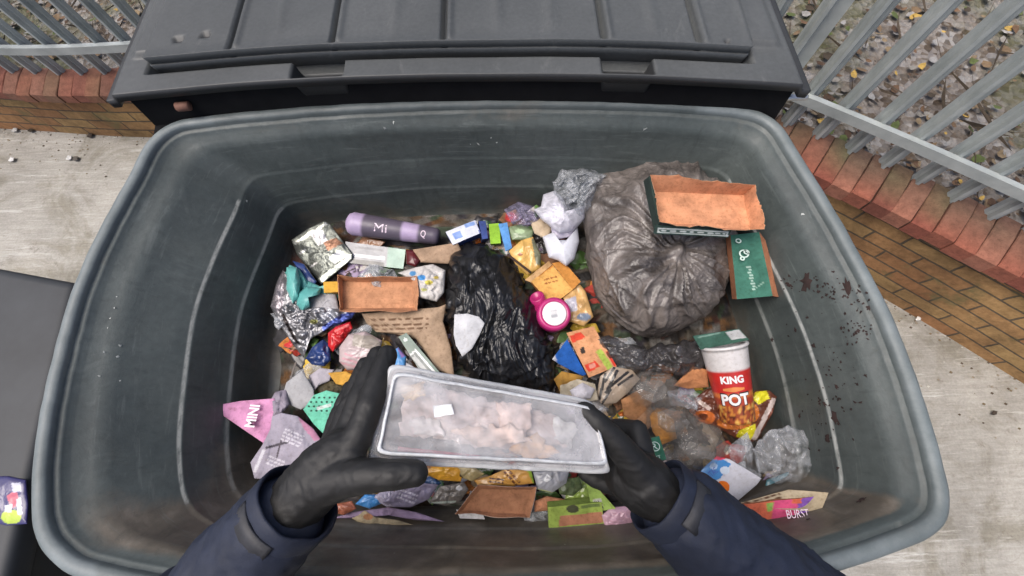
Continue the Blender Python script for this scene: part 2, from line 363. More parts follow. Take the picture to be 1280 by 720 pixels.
for i in range(n):
    for k in range(4): F.append((i*5+k, i*5+k+1, (i+1)*5+k+1, (i+1)*5+k))
fixn(mesh('mortar', V, F, plain('dark_mortar', (.06, .045, .032), .95), wall, smooth=False))

fence = empty('palisade_fence', (1.5, 1.2, .5), 'galvanised steel palisade fence standing on top of the low brick wall', 'fence')
ts = lambda s: wh(s)+.088-(.012 if at(s)[0].x < 0 else 0)
s = .35; k = 0; n_p = 0
while s < LEN-1.2 and n_p < 98:
    p, d, nn = at(s); q = p+nn*.165*cs(p.x)
    bm = bmesh.new(); X = Vector((d.x, d.y, 0)); Y = Vector((nn.x, nn.y, 0)); b0 = Vector((q.x, q.y, ts(s)-.012)); hh = 1.75
    sec = [(-.034, .010), (-.026, .0), (-.014, .0), (-.007, -.014), (.007, -.014), (.014, .0), (.026, .0), (.034, .010), (.034, .013), (.025, .003), (.014, .003), (.007, -.011), (-.007, -.011), (-.014, .003), (-.025, .003), (-.034, .013)]
    sec = [(u*.78, v*1.25) for u, v in sec]; lo = [bm.verts.new(b0+X*u+Y*v) for u, v in sec]; hi = [bm.verts.new(b0+X*u+Y*v+Vector((0, 0, hh-abs(u)*1.6))) for u, v in sec]
    for i in range(len(sec)): bm.faces.new((lo[i], lo[(i+1) % 16], hi[(i+1) % 16], hi[i]))
    bm.faces.new(hi); bm.faces.new(lo[::-1])
    bmobj('pale', bm, M_galv, fence); n_p += 1
    s += .126
def strip(name, off0, off1, z0, z1, s0, s1, mat, parent):
    V, F = [], []; m_ = 90
    for i in range(m_+1):
        s = s0+(s1-s0)*i/m_; p, d, nn = at(s)
        for off, z in ((off0, z0), (off1, z0), (off1, z1), (off0, z1)): q = p+nn*(off-.165*(1-cs(p.x))); V.append((q.x, q.y, ts(s)+z))
    for i in range(m_):
        for k in range(4): F.append((i*4+k, i*4+(k+1) % 4, (i+1)*4+(k+1) % 4, (i+1)*4+k))
    F.append((0, 1, 2, 3)); F.append(tuple(m_*4+k for k in (3, 2, 1, 0)))
    return fixn(mesh(name, V, F, mat, parent, smooth=False))
strip('rail', .128, .150, .13, .168, .1, LEN-.9, M_galv, fence)
strip('rail', .128, .150, 1.45, 1.49, .1, LEN-.9, M_galv, fence)
def post(s, sc=1.0):
    p, d, nn = at(s); q = p+nn*.16; M = Matrix(((d.x, nn.x, 0, q.x), (d.y, nn.y, 0, q.y), (0, 0, 1, ts(s)-.02), (0, 0, 0, 1)))
    bm = bmesh.new(); a = .042*sc
    boxm(bm, (-a, -a, 0), (a, -a+.008, 1.85), M); boxm(bm, (-a, a-.008, 0), (a, a, 1.85), M); boxm(bm, (-.003, -a+.008, 0), (.003, a-.008, 1.85), M)
    boxm(bm, (-a-.02, -a-.02, .0), (a+.02, a+.02, .012), M)
    bmobj('post', bm, M_galv, fence)
def s_near(x):
    return min((abs(at(LEN*i/600)[0].x-x), LEN*i/600) for i in range(601))[1]
for x, k in ((1.98, 1.0), (1.02, .85), (-1.4, 1), (-3.9, 1)): post(s_near(x), k)

V, F = [], []
m1, m2 = 120, 36
for i in range(m1+1):
    s = LEN*i/m1; p, d, nn = at(s)
    for j in range(m2+1):
        o = .18*cs(p.x)+5.0*(j/m2)**1.6; q = p+nn*o
        V.append((q.x, q.y, wh(s)+.02+.03*min(1, o)+.10*o*.25+.03*N(q.x*3, q.y*3, 3)*min(1, o*2)))
for i in range(m1):
    for j in range(m2): F.append((i*(m2+1)+j, i*(m2+1)+j+1, (i+1)*(m2+1)+j+1, (i+1)*(m2+1)+j))
bank = fixn(tagit(mesh('bank_ground', V, F, M_soil), kind='structure'))
# leaves, stones and twigs on the bank: uncountable litter
V, F, C = [], [], []
rr = random.Random(3)
for k in range(9000):
    s = rr.uniform(0, LEN); p, d, nn = at(s); o = .22+rr.random()**1.5*2.2; q = p+nn*o
    z = wh(s)+.02+.03*min(1, o)+.10*o*.25+.03*N(q.x*3, q.y*3, 3)*min(1, o*2)
    L = rr.uniform(.007, .026); W = L*rr.uniform(.4, .9); a = rr.uniform(0, 6.28); t1, t2 = rr.uniform(-.6, .6), rr.uniform(-.6, .6)
    if rr.random() < .10: L, W = rr.uniform(.06, .22), .0028
    c = rr.choice([(.30, .26, .21), (.42, .39, .34), (.22, .14, .08), (.14, .08, .045), (.52, .50, .47), (.30, .20, .11), (.38, .28, .16), (.09, .065, .04), (.26, .15, .08)])
    c = tuple(q_*.72 for q_ in c)
    if rr.random() < .025: c = (.55, .36, .09)
    if rr.random() < .10: c = (.11, .14, .04)
    if W < .004: c = (.10, .075, .05)
    b = len(V)
    for u, v_ in ((-1, -.4), (-.3, -1), (.6, -.8), (1, 0), (.5, .9), (-.4, .8)):
        x, y = u*L, v_*W; V.append((q.x+x*math.cos(a)-y*math.sin(a), q.y+x*math.sin(a)+y*math.cos(a), z+.006+abs(x*t1)+y*t2*.6+.008)); C.append(c)
    F.append(tuple(b+i for i in range(6)))
tagit(mesh('leaf_litter', V, F, M_card, cols=C, smooth=False), 'fallen leaves, stones and twigs lying behind the steel fence', 'leaf litter', kind='stuff')
# grit at the wall's foot
V, F, C = [], [], []
for k in range(1500):
    s = rr.uniform(0, LEN); p, d, nn = at(s); q = p-nn*(rr.random()**2.5*.30+.004); L = rr.uniform(.002, .009)
    b = len(V); c = rr.choice([(.2, .15, .09), (.3, .25, .18), (.10, .07, .045), (.5, .48, .42)])
    for u, v_, w_ in ((-1, 0, 0), (0, -1, 0), (1, 0, 0), (0, 1, 0), (0, 0, 1)): V.append((q.x+u*L, q.y+v_*L*.7, .001+w_*L*.5)); C.append(c)
    for i in range(4): F.append((b+i, b+(i+1) % 4, b+4))
tagit(mesh('grit', V, F, M_card, cols=C, smooth=False), 'loose grit and crumbs of mortar along the foot of the brick wall', 'grit', kind='stuff')

# ------------------------------------------------------------ the open wheeled bin
rimpx = [(37, 600), (40, 560), (55, 480), (85, 370), (120, 290), (163, 212), (183, 175), (213, 152), (262, 143), (400, 130), (600, 121), (800, 123), (900, 129), (945, 136), (975, 152), (1000, 190), (1050, 270), (1110, 380), (1140, 450), (1170, 540), (1190, 618), (1189, 648), (1173, 668), (1140, 684), (1060, 712), (1000, 727), (850, 752), (600, 765), (300, 760), (90, 722), (50, 690), (37, 650)]
rp = [U(x, y, 0) for x, y in rimpx]
loop = []
nn_ = len(rp)
for i in range(nn_):
    p0, p1, p2, p3 = [rp[(i+k) % nn_].to_2d() for k in (-1, 0, 1, 2)]
    # centripetal-ish sampling
    for j in range(24):
        t = j/24; m1_ = (p2-p0)*.5*min(1, (p2-p1).length/max(1e-6, (p1-p0).length)); m2_ = (p3-p1)*.5*min(1, (p2-p1).length/max(1e-6, (p3-p2).length))
        h00, h10, h01, h11 = 2*t**3-3*t*t+1, t**3-2*t*t+t, -2*t**3+3*t*t, t**3-t*t
        loop.append(p1*h00+m1_*h10+p2*h01+m2_*h11)
cl = [0]
for i in range(len(loop)): cl.append(cl[-1]+(loop[(i+1) % len(loop)]-loop[i]).length)
NL = 420; L2 = []
k = 0
for i in range(NL):
    s = cl[-1]*i/NL
    while cl[k+1] < s: k += 1
    L2.append(loop[k].lerp(loop[(k+1) % len(loop)], (s-cl[k])/(cl[k+1]-cl[k])))
for _ in range(3): L2 = [(L2[i-1]+L2[i]*2+L2[(i+1) % NL])/4 for i in range(NL)]
nrm = []
for i in range(NL):
    d = (L2[(i+2) % NL]-L2[i-2]).normalized(); nrm.append(Vector((d.y, -d.x)))
cen = Vector((-.02, .40))
if (cen-L2[0]).dot(nrm[0]) < 0: nrm = [-v for v in nrm]
bx0, bx1 = min(p.x for p in L2), max(p.x for p in L2); by0, by1 = min(p.y for p in L2), max(p.y for p in L2)
# interior: insets from rim bounding box at several depths (left, right, front, back)
LV = [(0.000, 0, 0, 0, 0), (.060, .054, .020, .008, .016), (.113, .106, .038, .012, .030), (.119, .113, .043, .015, .033), (.196, .142, .052, .028, .053), (.202, .147, .056, .031, .056), (.29, .158, .062, .050, .074), (.305, .166, .070, .060, .084), (.31, .19, .10, .07, .11)]
def inner(p, lv):
    _, l, r, f, b = lv
    u = (p.x-bx0)/(bx1-bx0); v = (p.y-by0)/(by1-by0)
    return Vector((bx0+l+(bx1-r-bx0-l)*u, by0+f+(by1-b-by0-f)*v))
def lvl(d):
    for a, b in zip(LV, LV[1:]):
        if d <= b[0]: t = (d-a[0])/(b[0]-a[0]); return tuple(a[k]+(b[k]-a[k])*t for k in range(5))
    return LV[-1]
binx = empty('wheeled_bin', (0, .4, 0), 'large open dark green four wheeled bin part filled with rubbish', 'bin')
V, F, C = [], [], []
rows = []
def addrow(fn, colfn):
    rows.append(len(V))
    for i in range(NL):
        q = fn(i); V.append(q); C.append(colfn(i, q))
dirt = lambda q, d, fr=0: -.16+.75*max(0, min(1, (.22-q[1])/.20))*max(0, min(1, (d-.12)/.10))+.42*max(0, (d-.16)/.15)+1.25*max(0, fr)**2*max(0, min(1, (d-.012)/.03))
# outside of the body
for z, ins in ((.17, .13), (.20, .10), (.6, .055), (RIM-.16, .020), (RIM-.09, .016), (RIM-.085, .012), (RIM-.055, .004)):
    addrow(lambda i: (L2[i].x+nrm[i].x*ins, L2[i].y+nrm[i].y*ins, z), lambda i, q: (0, .1, 0))
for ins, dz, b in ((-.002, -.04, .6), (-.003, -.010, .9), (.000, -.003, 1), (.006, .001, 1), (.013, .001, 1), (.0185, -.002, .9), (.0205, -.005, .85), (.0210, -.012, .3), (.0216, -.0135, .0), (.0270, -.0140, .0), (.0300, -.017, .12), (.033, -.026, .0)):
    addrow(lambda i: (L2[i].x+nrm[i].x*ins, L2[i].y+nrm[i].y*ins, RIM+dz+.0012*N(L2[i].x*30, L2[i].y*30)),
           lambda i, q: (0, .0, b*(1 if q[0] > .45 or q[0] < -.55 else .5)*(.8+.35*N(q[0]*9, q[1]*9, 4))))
rimin = [L2[i]+nrm[i]*.036 for i in range(NL)]
dd = [.03, .05, .07, .09, .104, .111, .1128, .1145, .117, .119, .1215, .128, .14, .16, .18, .194, .198, .201, .204, .208, .22, .24, .26, .28, .292, .30, .305, .308, .31]
def wallpt(i, d):
    p = rimin[i]; q = inner(p, lvl(d))
    wv = .006*N(p.x*2.4, p.y*2.4, d*9)+.003*N(p.x*7, p.y*7, d*20)
    return (q.x+nrm[i].x*wv, q.y+nrm[i].y*wv, RIM-d)
for d in dd:
    def cf(i, q, d=d):
        side = abs(nrm[i].x) > .75; sc = 0
        if side:
            if .1135 <= d <= .1185 and .08 < q[1] < .70: sc = .80 if d < .1175 else .1
            if .196 <= d <= .202: sc = .42
        else:
            if .196 <= d <= .202: sc = .08
        return (sc, dirt(q, d, nrm[i].y), 0)
    addrow(lambda i: wallpt(i, d), cf)
for r in range(1, 13):                                   # floor
    t = r/13; c0 = Vector((0, .42))
    addrow(lambda i: tuple(Vector(wallpt(i, .31)).lerp(Vector((c0.x, c0.y, RIM-.312)), t)[:2])+(RIM-.311-.002*t,), lambda i, q: (0, dirt(q, .31)+.15, 0))
for a, b in zip(rows, rows[1:]):
    for i in range(NL): F.append((a+i, a+(i+1) % NL, b+(i+1) % NL, b+i))
F.append(tuple(rows[-1]+i for i in range(NL))); F.append(tuple(rows[0]+i for i in range(NL))[::-1])
body = fixn(mesh('body', V, F, M_bin, binx, cols=C))
BV = BVHTree.FromPolygons([Vector(v) for v in V], F)
def hit(x, y):
    o = Vector(CAMP); d = (U(x, y, .3)-o).normalized(); h = BV.ray_cast(o+d*.3, d); return h[0], h[1]

# castors
for sx in (-.48, .48):
    for sy in (.12, .70):
        cpx = (sx, sy, 0)
        bm = bmesh.new(); boxm(bm, (sx-.05, sy-.05, .155), (sx+.05, sy+.05, .168)); boxm(bm, (sx-.032, sy-.02, .06), (sx-.027, sy+.02, .156)); boxm(bm, (sx+.027, sy-.02, .06), (sx+.032, sy+.02, .156))
        wf = bmobj('castor', bm, M_galv, binx)
        Vv, Ff, _ = lathe([(.03, -.022), (.075, -.022), (.08, -.015), (.08, .015), (.075, .022), (.03, .022)], frame((sx, sy, .081), (sx+1, sy, .081)), 28)
        fixn(mesh('wheel', Vv, Ff, M_dark, wf))

# lid, flipped right back, its underside to the sky
LX0, LX1, LY0 = -.715, .628, .823
def arch(x): return .040*(1-((x+.04)/.67)**2)
ribx = [U(x, y, -.1).x for x, y in ((278, 75), (412, 55), (553, 45), (757, 50), (880, 60))]
faint = [U(x, 30, -.1).x for x in (345, 490, 622, 690, 820, 940)]
slots = [(U(372, 97, -.05).x, U(436, 97, -.05).x), (U(748, 88, -.05).x, U(812, 88, -.05).x)]
def sm(a, b, x): t = max(0, min(1, (x-a)/(b-a))); return t*t*(3-2*t)
ytop = None
def lidH(x, yy):
    """height over the rim plane; yy = distance behind the lid's front edge"""
    stepx = sm(LX0+.072, LX0+.080, x)*(1-sm(LX1-.105, LX1-.095, x))
    e = min(x-LX0, LX1-x)
    z = .050
    z += .012*sm(.016, .022, e)
    z -= .034*sm(.044, .047, yy)*(1-sm(.095, .099, yy))*stepx
    z += .024*sm(.095, .099, yy)*stepx + .010*sm(.085, .10, yy)*(1-stepx)*sm(.03, .05, e)
    z -= .004*sm(.086, .12, yy)*stepx
    if yy > .10:
        for rx in ribx:
            k = 1+.17*(yy-.1); rxx = (rx+.02)*1.0-.02+.0*(yy)
            z -= .020*math.exp(-((x-rxx)/.0048)**4)*sm(.101, .108, yy)
            z += .005*math.exp(-((x-rxx-.012)/.006)**2)*sm(.101, .110, yy)
        for rx in faint: z += .0035*math.exp(-((x-rx)/.012)**2)*sm(.09, .16, yy)
    if yy < .052:
        for a, b in slots: z -= .034*sm(a, a+.008, x)*(1-sm(b-.008, b, x))*sm(.004, .010, yy)*(1-sm(.044, .048, yy))
    z += .0015*N(x*6, yy*6, 2)+.004*N(x*1.7, yy*1.7, 5)
    return z
ys = [0, .003, .006, .009, .012]+[.012+.004*i for i in range(1, 8)]+[.043+.0013*i for i in range(0, 48)]+[.106+.0035*i for i in range(1, 19)]+[.172+.03*i for i in range(1, 28)]
nx = 380
V, F, C = [], [], []
for yy in ys:
    for i in range(nx+1):
        x = LX0+(LX1-LX0)*i/nx; y = LY0-.055*(x-LX0)/(LX1-LX0)+arch(x)+yy
        stx = sm(LX0+.072, LX0+.080, x)*(1-sm(LX1-.105, LX1-.095, x)); y -= .036*sm(.093, .099, yy)*(1-sm(.100, .165, yy))*stx
        V.append((x, y, RIM+.012+lidH(x, yy)-.02*yy-.01*yy*yy))
        blk = 0  # black mix: paints shade into the slots and the front edge at the gap
        for a, b in slots:
            if a < x < b and .004 < yy < .048: blk = .8
        if min(x-LX0, LX1-x) < .018: blk = .75
        if yy < .003: blk = .7
        for hx, hy in ((226, 52), (259, 48), (244, 74), (907, 57)):
            q = U(hx, hy, -.085); rx = .011 if hy < 55 else .007
            if ((x-q.x)/rx)**2+((y-q.y)/(rx*.62))**2 < 1: blk = .8; V[-1] = (V[-1][0], V[-1][1], V[-1][2]-.006)
        C.append((blk, 0, 0))
W = nx+1
for j in range(len(ys)-1):
    for i in range(nx): F.append((j*W+i, j*W+i+1, (j+1)*W+i+1, (j+1)*W+i))
nt_ = len(V); T = .012                                   # outer skin
for v, c in list(zip(V, C)): V.append((v[0], v[1], v[2]-T-.006 if v[2] > 0 else v[2])); C.append((.85, 0, 0) if v[1]-(LY0-.055*(v[0]-LX0)/(LX1-LX0)+arch(v[0])) < .01 else (0, 0, 0))
for j in range(len(ys)-1):
    for i in range(nx): F.append((nt_+j*W+i, nt_+(j+1)*W+i, nt_+(j+1)*W+i+1, nt_+j*W+i+1))
bd = [i for i in range(W)]+[j*W+nx for j in range(1, len(ys))]+[(len(ys)-1)*W+i for i in range(nx-1, -1, -1)]+[j*W for j in range(len(ys)-2, 0, -1)]
for a, b in zip(bd, bd[1:]+bd[:1]): F.append((a, nt_+a, nt_+b, b))
lid = fixn(mesh('lid', V, F, M_lid, binx, cols=C))
# hinge channel between lid and rim, coloured black to paint the dark gap
V, F = [], []
for i in range(81):
    x = LX0+.03+(LX1-LX0-.05)*i/80; y = LY0-.055*(x-LX0)/(LX1-LX0)+arch(x); yl = min(y-.012, max([p.y for p in L2 if abs(p.x-x) < .012] or [.78]))
    for yy_, oz in ((yl+.004, -.045), (yl+.006, -.020), (y+.004, -.016), (y+.012, .054), (y+.040, -.045)): V.append((x, yy_, RIM+oz))
for i in range(80):
    for k in range(4): F.append((i*5+k, i*5+k+1, i*5+6+k, i*5+5+k))
F.append((0, 1, 2, 3, 4)); F.append((404, 403, 402, 401, 400))
hc = fixn(mesh('hinge', V, F, M_dark, binx, smooth=False))
for hx, hy in ((229, 133), (936, 113)):
    q = U(hx, hy, -.03); Vv, Ff, _ = lathe([(.006, -.014), (.009, -.012), (.009, .012), (.006, .014)], frame(q, q+Vector((1, .05, 0))), 16)
    fixn(mesh('hinge_pin', Vv, Ff, M_rust, hc))
q = U(978, 122, -.02); Vv, Ff, _ = lathe([(.005, 0), (.006, .003), (.006, .045), (.005, .048)], frame(q, q+Vector((1, -.03, 0))), 14)
fixn(mesh('hinge_rod', Vv, Ff, M_steel, hc))

# dark red-brown dirt on the inside of the right wall, pale paint flecks on the back wall
V, F = [], []
def splat(x, y, r, V, F, lift=.0012, asp=1.0, ang=0):
    h, nr = hit(x, y)
    if h is None: return
    r *= .62
    if nr.dot(Vector(CAMP)-h) < 0: nr = -nr
    t = nr.cross(Vector((0, 0, 1))).normalized(); b = nr.cross(t); k0 = len(V); m = 17
    V.append(h+nr*(lift+r*.16))
    for k in range(m):
        a = 2*math.pi*k/m; rr_ = r*(.45+1.5*abs(N(x+k*2.3, y*.3, 9)))
        u, v = rr_*math.cos(a)*asp, rr_*math.sin(a); u, v = u*math.cos(ang)-v*math.sin(ang), u*math.sin(ang)+v*math.cos(ang)
        V.append(h+nr*lift+t*u+b*v)
    for k in range(m): F.append((k0, k0+1+k, k0+1+(k+1) % m))
for x, y, r, asp in ((1008, 352, .017, 2.0), (986, 356, .008, 1.3), (1060, 361, .015, 2.2), (1046, 483, .007, 1.2), (1031, 505, .006, 1), (1052, 410, .006, 1), (1085, 385, .007, 1.2), (1035, 548, .012, 1.2), (1044, 522, .010, 2), (1000, 520, .007, 1.4), (1018, 432, .006, 1.5), (1068, 418, .005, 1), (995, 412, .006, 1.3), (1078, 625, .008, 1.6), (1010, 650, .006, 1.5), (965, 425, .006, 1.3), (1057, 392, .005, 1)): splat(x, y, r, V, F, asp=asp, ang=random.uniform(-.5, .5))
for k in range(190):
    cx_, cy_, sx_, sy_ = random.choice([(1008, 354, 20, 5), (1055, 365, 16, 7), (1050, 490, 16, 26), (1030, 430, 30, 60), (1025, 520, 14, 30), (1070, 410, 10, 16)]); x, y = random.gauss(cx_, sx_), random.gauss(cy_, sy_)
    if 965 < x < 1100 and 300 < y < 640: splat(x, y, random.uniform(.0012, .0042), V, F, asp=random.uniform(.8, 2), ang=random.uniform(0, 3))
tagit(fixn(mesh('dirt_specks', V, F, plain('red_brown_dirt', (.028, .015, .013), .9, var=.5), binx)), kind='stuff')
V, F = [], []
for x, y, r, a in ((598, 180, .004, 2), (614, 172, .0025, 1), (621, 178, .003, 1.4), (588, 180, .002, 1.6), (481, 160, .006, 1.3), (492, 153, .004, 2.2), (806, 161, .004, 2), (1003, 268, .004, 1.4), (308, 251, .005, 1.2), (553, 590, .002, 1), (493, 692, .0022, 1), (706, 681, .0025, 1), (146, 371, .003, .7), (143, 385, .003, .7), (138, 398, .003, .6), (135, 410, .003, .7), (150, 432, .004, 1), (147, 446, .004, 1.2), (130, 440, .004, .9), (124, 470, .0035, 1.2), (150, 476, .003, 1)): splat(x, y, r, V, F, .0008, a, random.uniform(0, 3))
tagit(fixn(mesh('pale_flecks', V, F, plain('dried_white_flecks', (.36, .38, .36), .8, var=.3), binx)), kind='stuff')

# ------------------------------------------------------------ neighbouring bin with closed lid
nb = empty('wheeled_bin', (-1.35, -.12, 0), 'dark grey closed bin standing beside the left end of the open bin', 'bin')
A = U(93, 352, .10); dirx = Vector((-.975, .22)).normalized(); diry = Vector((.10, -1)).normalized()
M2 = Matrix(((dirx.x, diry.x, 0, A.x), (dirx.y, diry.y, 0, A.y), (0, 0, 1, 0), (0, 0, 0, 1)))
bm = bmesh.new(); boxm(bm, (0, 0, RIM-.15), (1.15, 1.25, RIM-.10), M2); lb = bmobj('lid', bm, M_bin2, nb, True, .018, 3)
bm = bmesh.new(); v = boxm(bm, (.04, .05, .16), (1.11, .95, RIM-.152), M2)
for i in range(4): v[i].co = v[i].co.lerp(M2 @ Vector((.57, .5, .16)), .14)
bmobj('body', bm, M_bin2, nb, False, .03, 3)
for a, b in ((.2, .2), (.95, .2), (.2, .8), (.95, .8)):
    c = M2 @ Vector((a, b, .08)); Vv, Ff, _ = lathe([(.03, -.022), (.078, -.022), (.08, .0), (.078, .022), (.03, .022)], frame(c, c+Vector((1, 0, 0))), 24); fixn(mesh('wheel', Vv, Ff, M_dark, nb))
# ------------------------------------------------------------ builders for the rubbish
def boundary(poly, segs):
    P = [Vector((p[0], p[1], p[2] if len(p) > 2 else 0)) for p in poly]; L = [0]
    for a, b in zip(P, P[1:]+P[:1]): L.append(L[-1]+(b.to_2d()-a.to_2d()).length)
    out = []; k = 0
    fr = sorted(set([l/L[-1] for l in L[:-1]]) | set(i/segs for i in range(segs)))
    for f in fr:
        s = f*L[-1]
        while k < len(P)-1 and L[k+1] <= s: k += 1
        t = (s-L[k])/max(1e-9, L[k+1]-L[k]); out.append(P[k].lerp(P[(k+1) % len(P)], t))
    return out
def blob(name, label, cat, poly, drop, H=.0, crump=.006, fr=9., mat=None, col=(128,)*3, prints=(), pw=2.0, base=None, thick=.0012, rings=16, segs=72, mottle=0, seed=None, group=None, parent=None, stretch=(1, 1), wob=0.0, facet=0, edge=.35, shift=None):
    """closed crumpled skin over the outline poly (px, px[, extra drop]); H puffs it up towards the sky, crump folds it"""
    seed = random.random()*99 if seed is None else seed
    if H < .035 and base is None and parent is None: H *= .5; crump *= 1.1; facet = max(facet, .3)
    B = boundary(poly, segs); n = len(B); cx = sum(p.x for p in B)/n; cy = sum(p.y for p in B)/n; cz = sum(p.z for p in B)/n
    if shift: cx += shift[0]; cy += shift[1]
    ctr = Vector((cx, cy, cz)); P, D, R = [], [], []
    for i in range(rings+1):
        r = (i/rings)
        for j, b in enumerate(B):
            q = ctr.lerp(b, r)
            if wob: q = q+Vector((N(q.x*.11, q.y*.11, seed), N(q.x*.11, q.y*.11, seed+5), 0))*wob*(.3+.7*r)
            P.append((q.x, q.y)); D.append(drop+q.z); R.append(r)
    hs = []
    for (x, y), d, r in zip(P, D, R):
        u, v = x*stretch[0]*.01*fr/3, y*stretch[1]*.01*fr/3
        wz = ridge(u+.5*N(u, v, seed), v+.5*N(u, v, seed+3), seed, 4)
        if facet:
            f1 = noise.voronoi(Vector((u*1.6, v*1.6, seed)))[0]; wz = wz*(1-facet)+facet*(f1[1]-f1[0]-.4)*1.5
        e = edge+(1-edge)*(1-r**4)
        hs.append(H*max(0, 1-r**pw)**.6+crump*wz*e)
    hs = np.array(hs); D = np.array(D); P = np.array(P)
    top = UA(P, D-hs)
    bot = UA(P, (D-hs)+thick) if base is None else UA(P, np.maximum(D-hs+thick, np.full(len(D), base)))
    cols = np.tile(np.array(alb(col)), (len(P), 1))
    if mottle:
        for i, (x, y) in enumerate(P): cols[i] *= 1+mottle*N(x*.09, y*.09, seed+9)
    for sh, c in prints:
        if sh[0] == 'e':
            _, ex, ey, rx, ry = sh; m = ((P[:, 0]-ex)/rx)**2+((P[:, 1]-ey)/ry)**2 < 1
        else: m = inpoly(P, sh)
        cols[m] = alb(c)
    V = [tuple(v) for v in top]+[tuple(v) for v in bot]; m = len(top); F = []
    for i in range(rings):
        for j in range(n):
            a, b, c, d = i*n+j, i*n+(j+1) % n, (i+1)*n+(j+1) % n, (i+1)*n+j
            if i == 0: F.append((a, c, d)) ; F.append((m+a, m+d, m+c))
            else: F.append((a, b, c, d)); F.append((m+a, m+d, m+c, m+b))
    for j in range(n): a, b = rings*n+j, rings*n+(j+1) % n; F.append((a, b, m+b, m+a))
    # merge the centre fan
    V[0:n] = [V[0]]*n; V[m:m+n] = [V[m]]*n
    o = mesh(name, V, F, mat or M_paper, parent, cols=np.vstack([cols, cols*.85]))
    bm = bmesh.new(); bm.from_mesh(o.data); bmesh.ops.remove_doubles(bm, verts=bm.verts, dist=1e-6); bmesh.ops.recalc_face_normals(bm, faces=bm.faces); bm.to_mesh(o.data); bm.free()
    if label: tagit(o, label, cat, group)
    return o
def strip_px(x0, y0, x1, y1, w):
    d = Vector((x1-x0, y1-y0)).normalized(); n = Vector((-d.y, d.x))*w/2
    return [(x0+n.x, y0+n.y), (x1+n.x, y1+n.y), (x1-n.x, y1-n.y), (x0-n.x, y0-n.y)]
def lines(x0, y0, x1, y1, n, gap, w, col, brk=4, seed=1):
    """rows of broken marks like small print, rows offset square to x0,y0 - x1,y1"""
    r = random.Random(seed); out = []; d = Vector((x1-x0, y1-y0)); nn = Vector((-d.y, d.x)).normalized()
    for k in range(n):
        t = 0
        while t < .98:
            e = min(1, t+r.uniform(.06, .9/brk)); a = Vector((x0, y0))+d*t+nn*gap*k; b = Vector((x0, y0))+d*e+nn*gap*k
            out.append((strip_px(a.x, a.y, b.x, b.y, w), col)); t = e+r.uniform(.03, .07)
    return out
def slabbox(name, label, cat, top, h, col, side=None, prints=(), mat=None, group=None, res=26, bev=.0, parent=None, drp=0):
    """closed carton: top = four corners (px, px, drop), h metres deep, printed top"""
    c = [U(p[0], p[1], p[2]) for p in top]; n = res; V, C, PX = [], [], []
    nrm_ = (c[1]-c[0]).cross(c[3]-c[0]).normalized()
    if nrm_.z < 0: nrm_ = -nrm_
    for j in range(n+1):
        for i in range(n+1):
            u, v = i/n, j/n; q = c[0]*(1-u)*(1-v)+c[1]*u*(1-v)+c[2]*u*v+c[3]*(1-u)*v
            q = q+nrm_*(.0012*N(q.x*30, q.y*30, 1)); V.append(q)
            PX.append([top[0][k]*(1-u)*(1-v)+top[1][k]*u*(1-v)+top[2][k]*u*v+top[3][k]*(1-u)*v for k in (0, 1)])
    PX = np.array(PX); cols = np.tile(alb(col), (len(V), 1))
    for sh, cc in prints:
        m = (((PX[:, 0]-sh[1])/sh[3])**2+((PX[:, 1]-sh[2])/sh[4])**2 < 1) if sh[0] == 'e' else inpoly(PX, sh)
        cols[m] = alb(cc)
    F = [(j*(n+1)+i, j*(n+1)+i+1, (j+1)*(n+1)+i+1, (j+1)*(n+1)+i) for j in range(n) for i in range(n)]
    V = [tuple(v) for v in V]; cols = [tuple(x) for x in cols]
    bd = [i for i in range(n)]+[j*(n+1)+n for j in range(n)]+[n*(n+1)+i for i in range(n, 0, -1)]+[j*(n+1) for j in range(n, 0, -1)]
    sc = alb(side or col); b0 = len(V)
    for k in bd: q = Vector(V[k]); V.append(tuple(q)); cols.append(sc)
    b1 = len(V)
    for k in bd: q = Vector(V[k])-nrm_*h; V.append(tuple(q)); cols.append(sc)
    m = len(bd)
    for k in range(m): F.append((b0+k, b0+(k+1) % m, b1+(k+1) % m, b1+k))
    F.append(tuple(b1+k for k in range(m)))
    o = mesh(name, V, F, mat or M_card, parent, cols=cols, smooth=False); fixn(o)
    return tagit(o, label, cat, group) if label else o
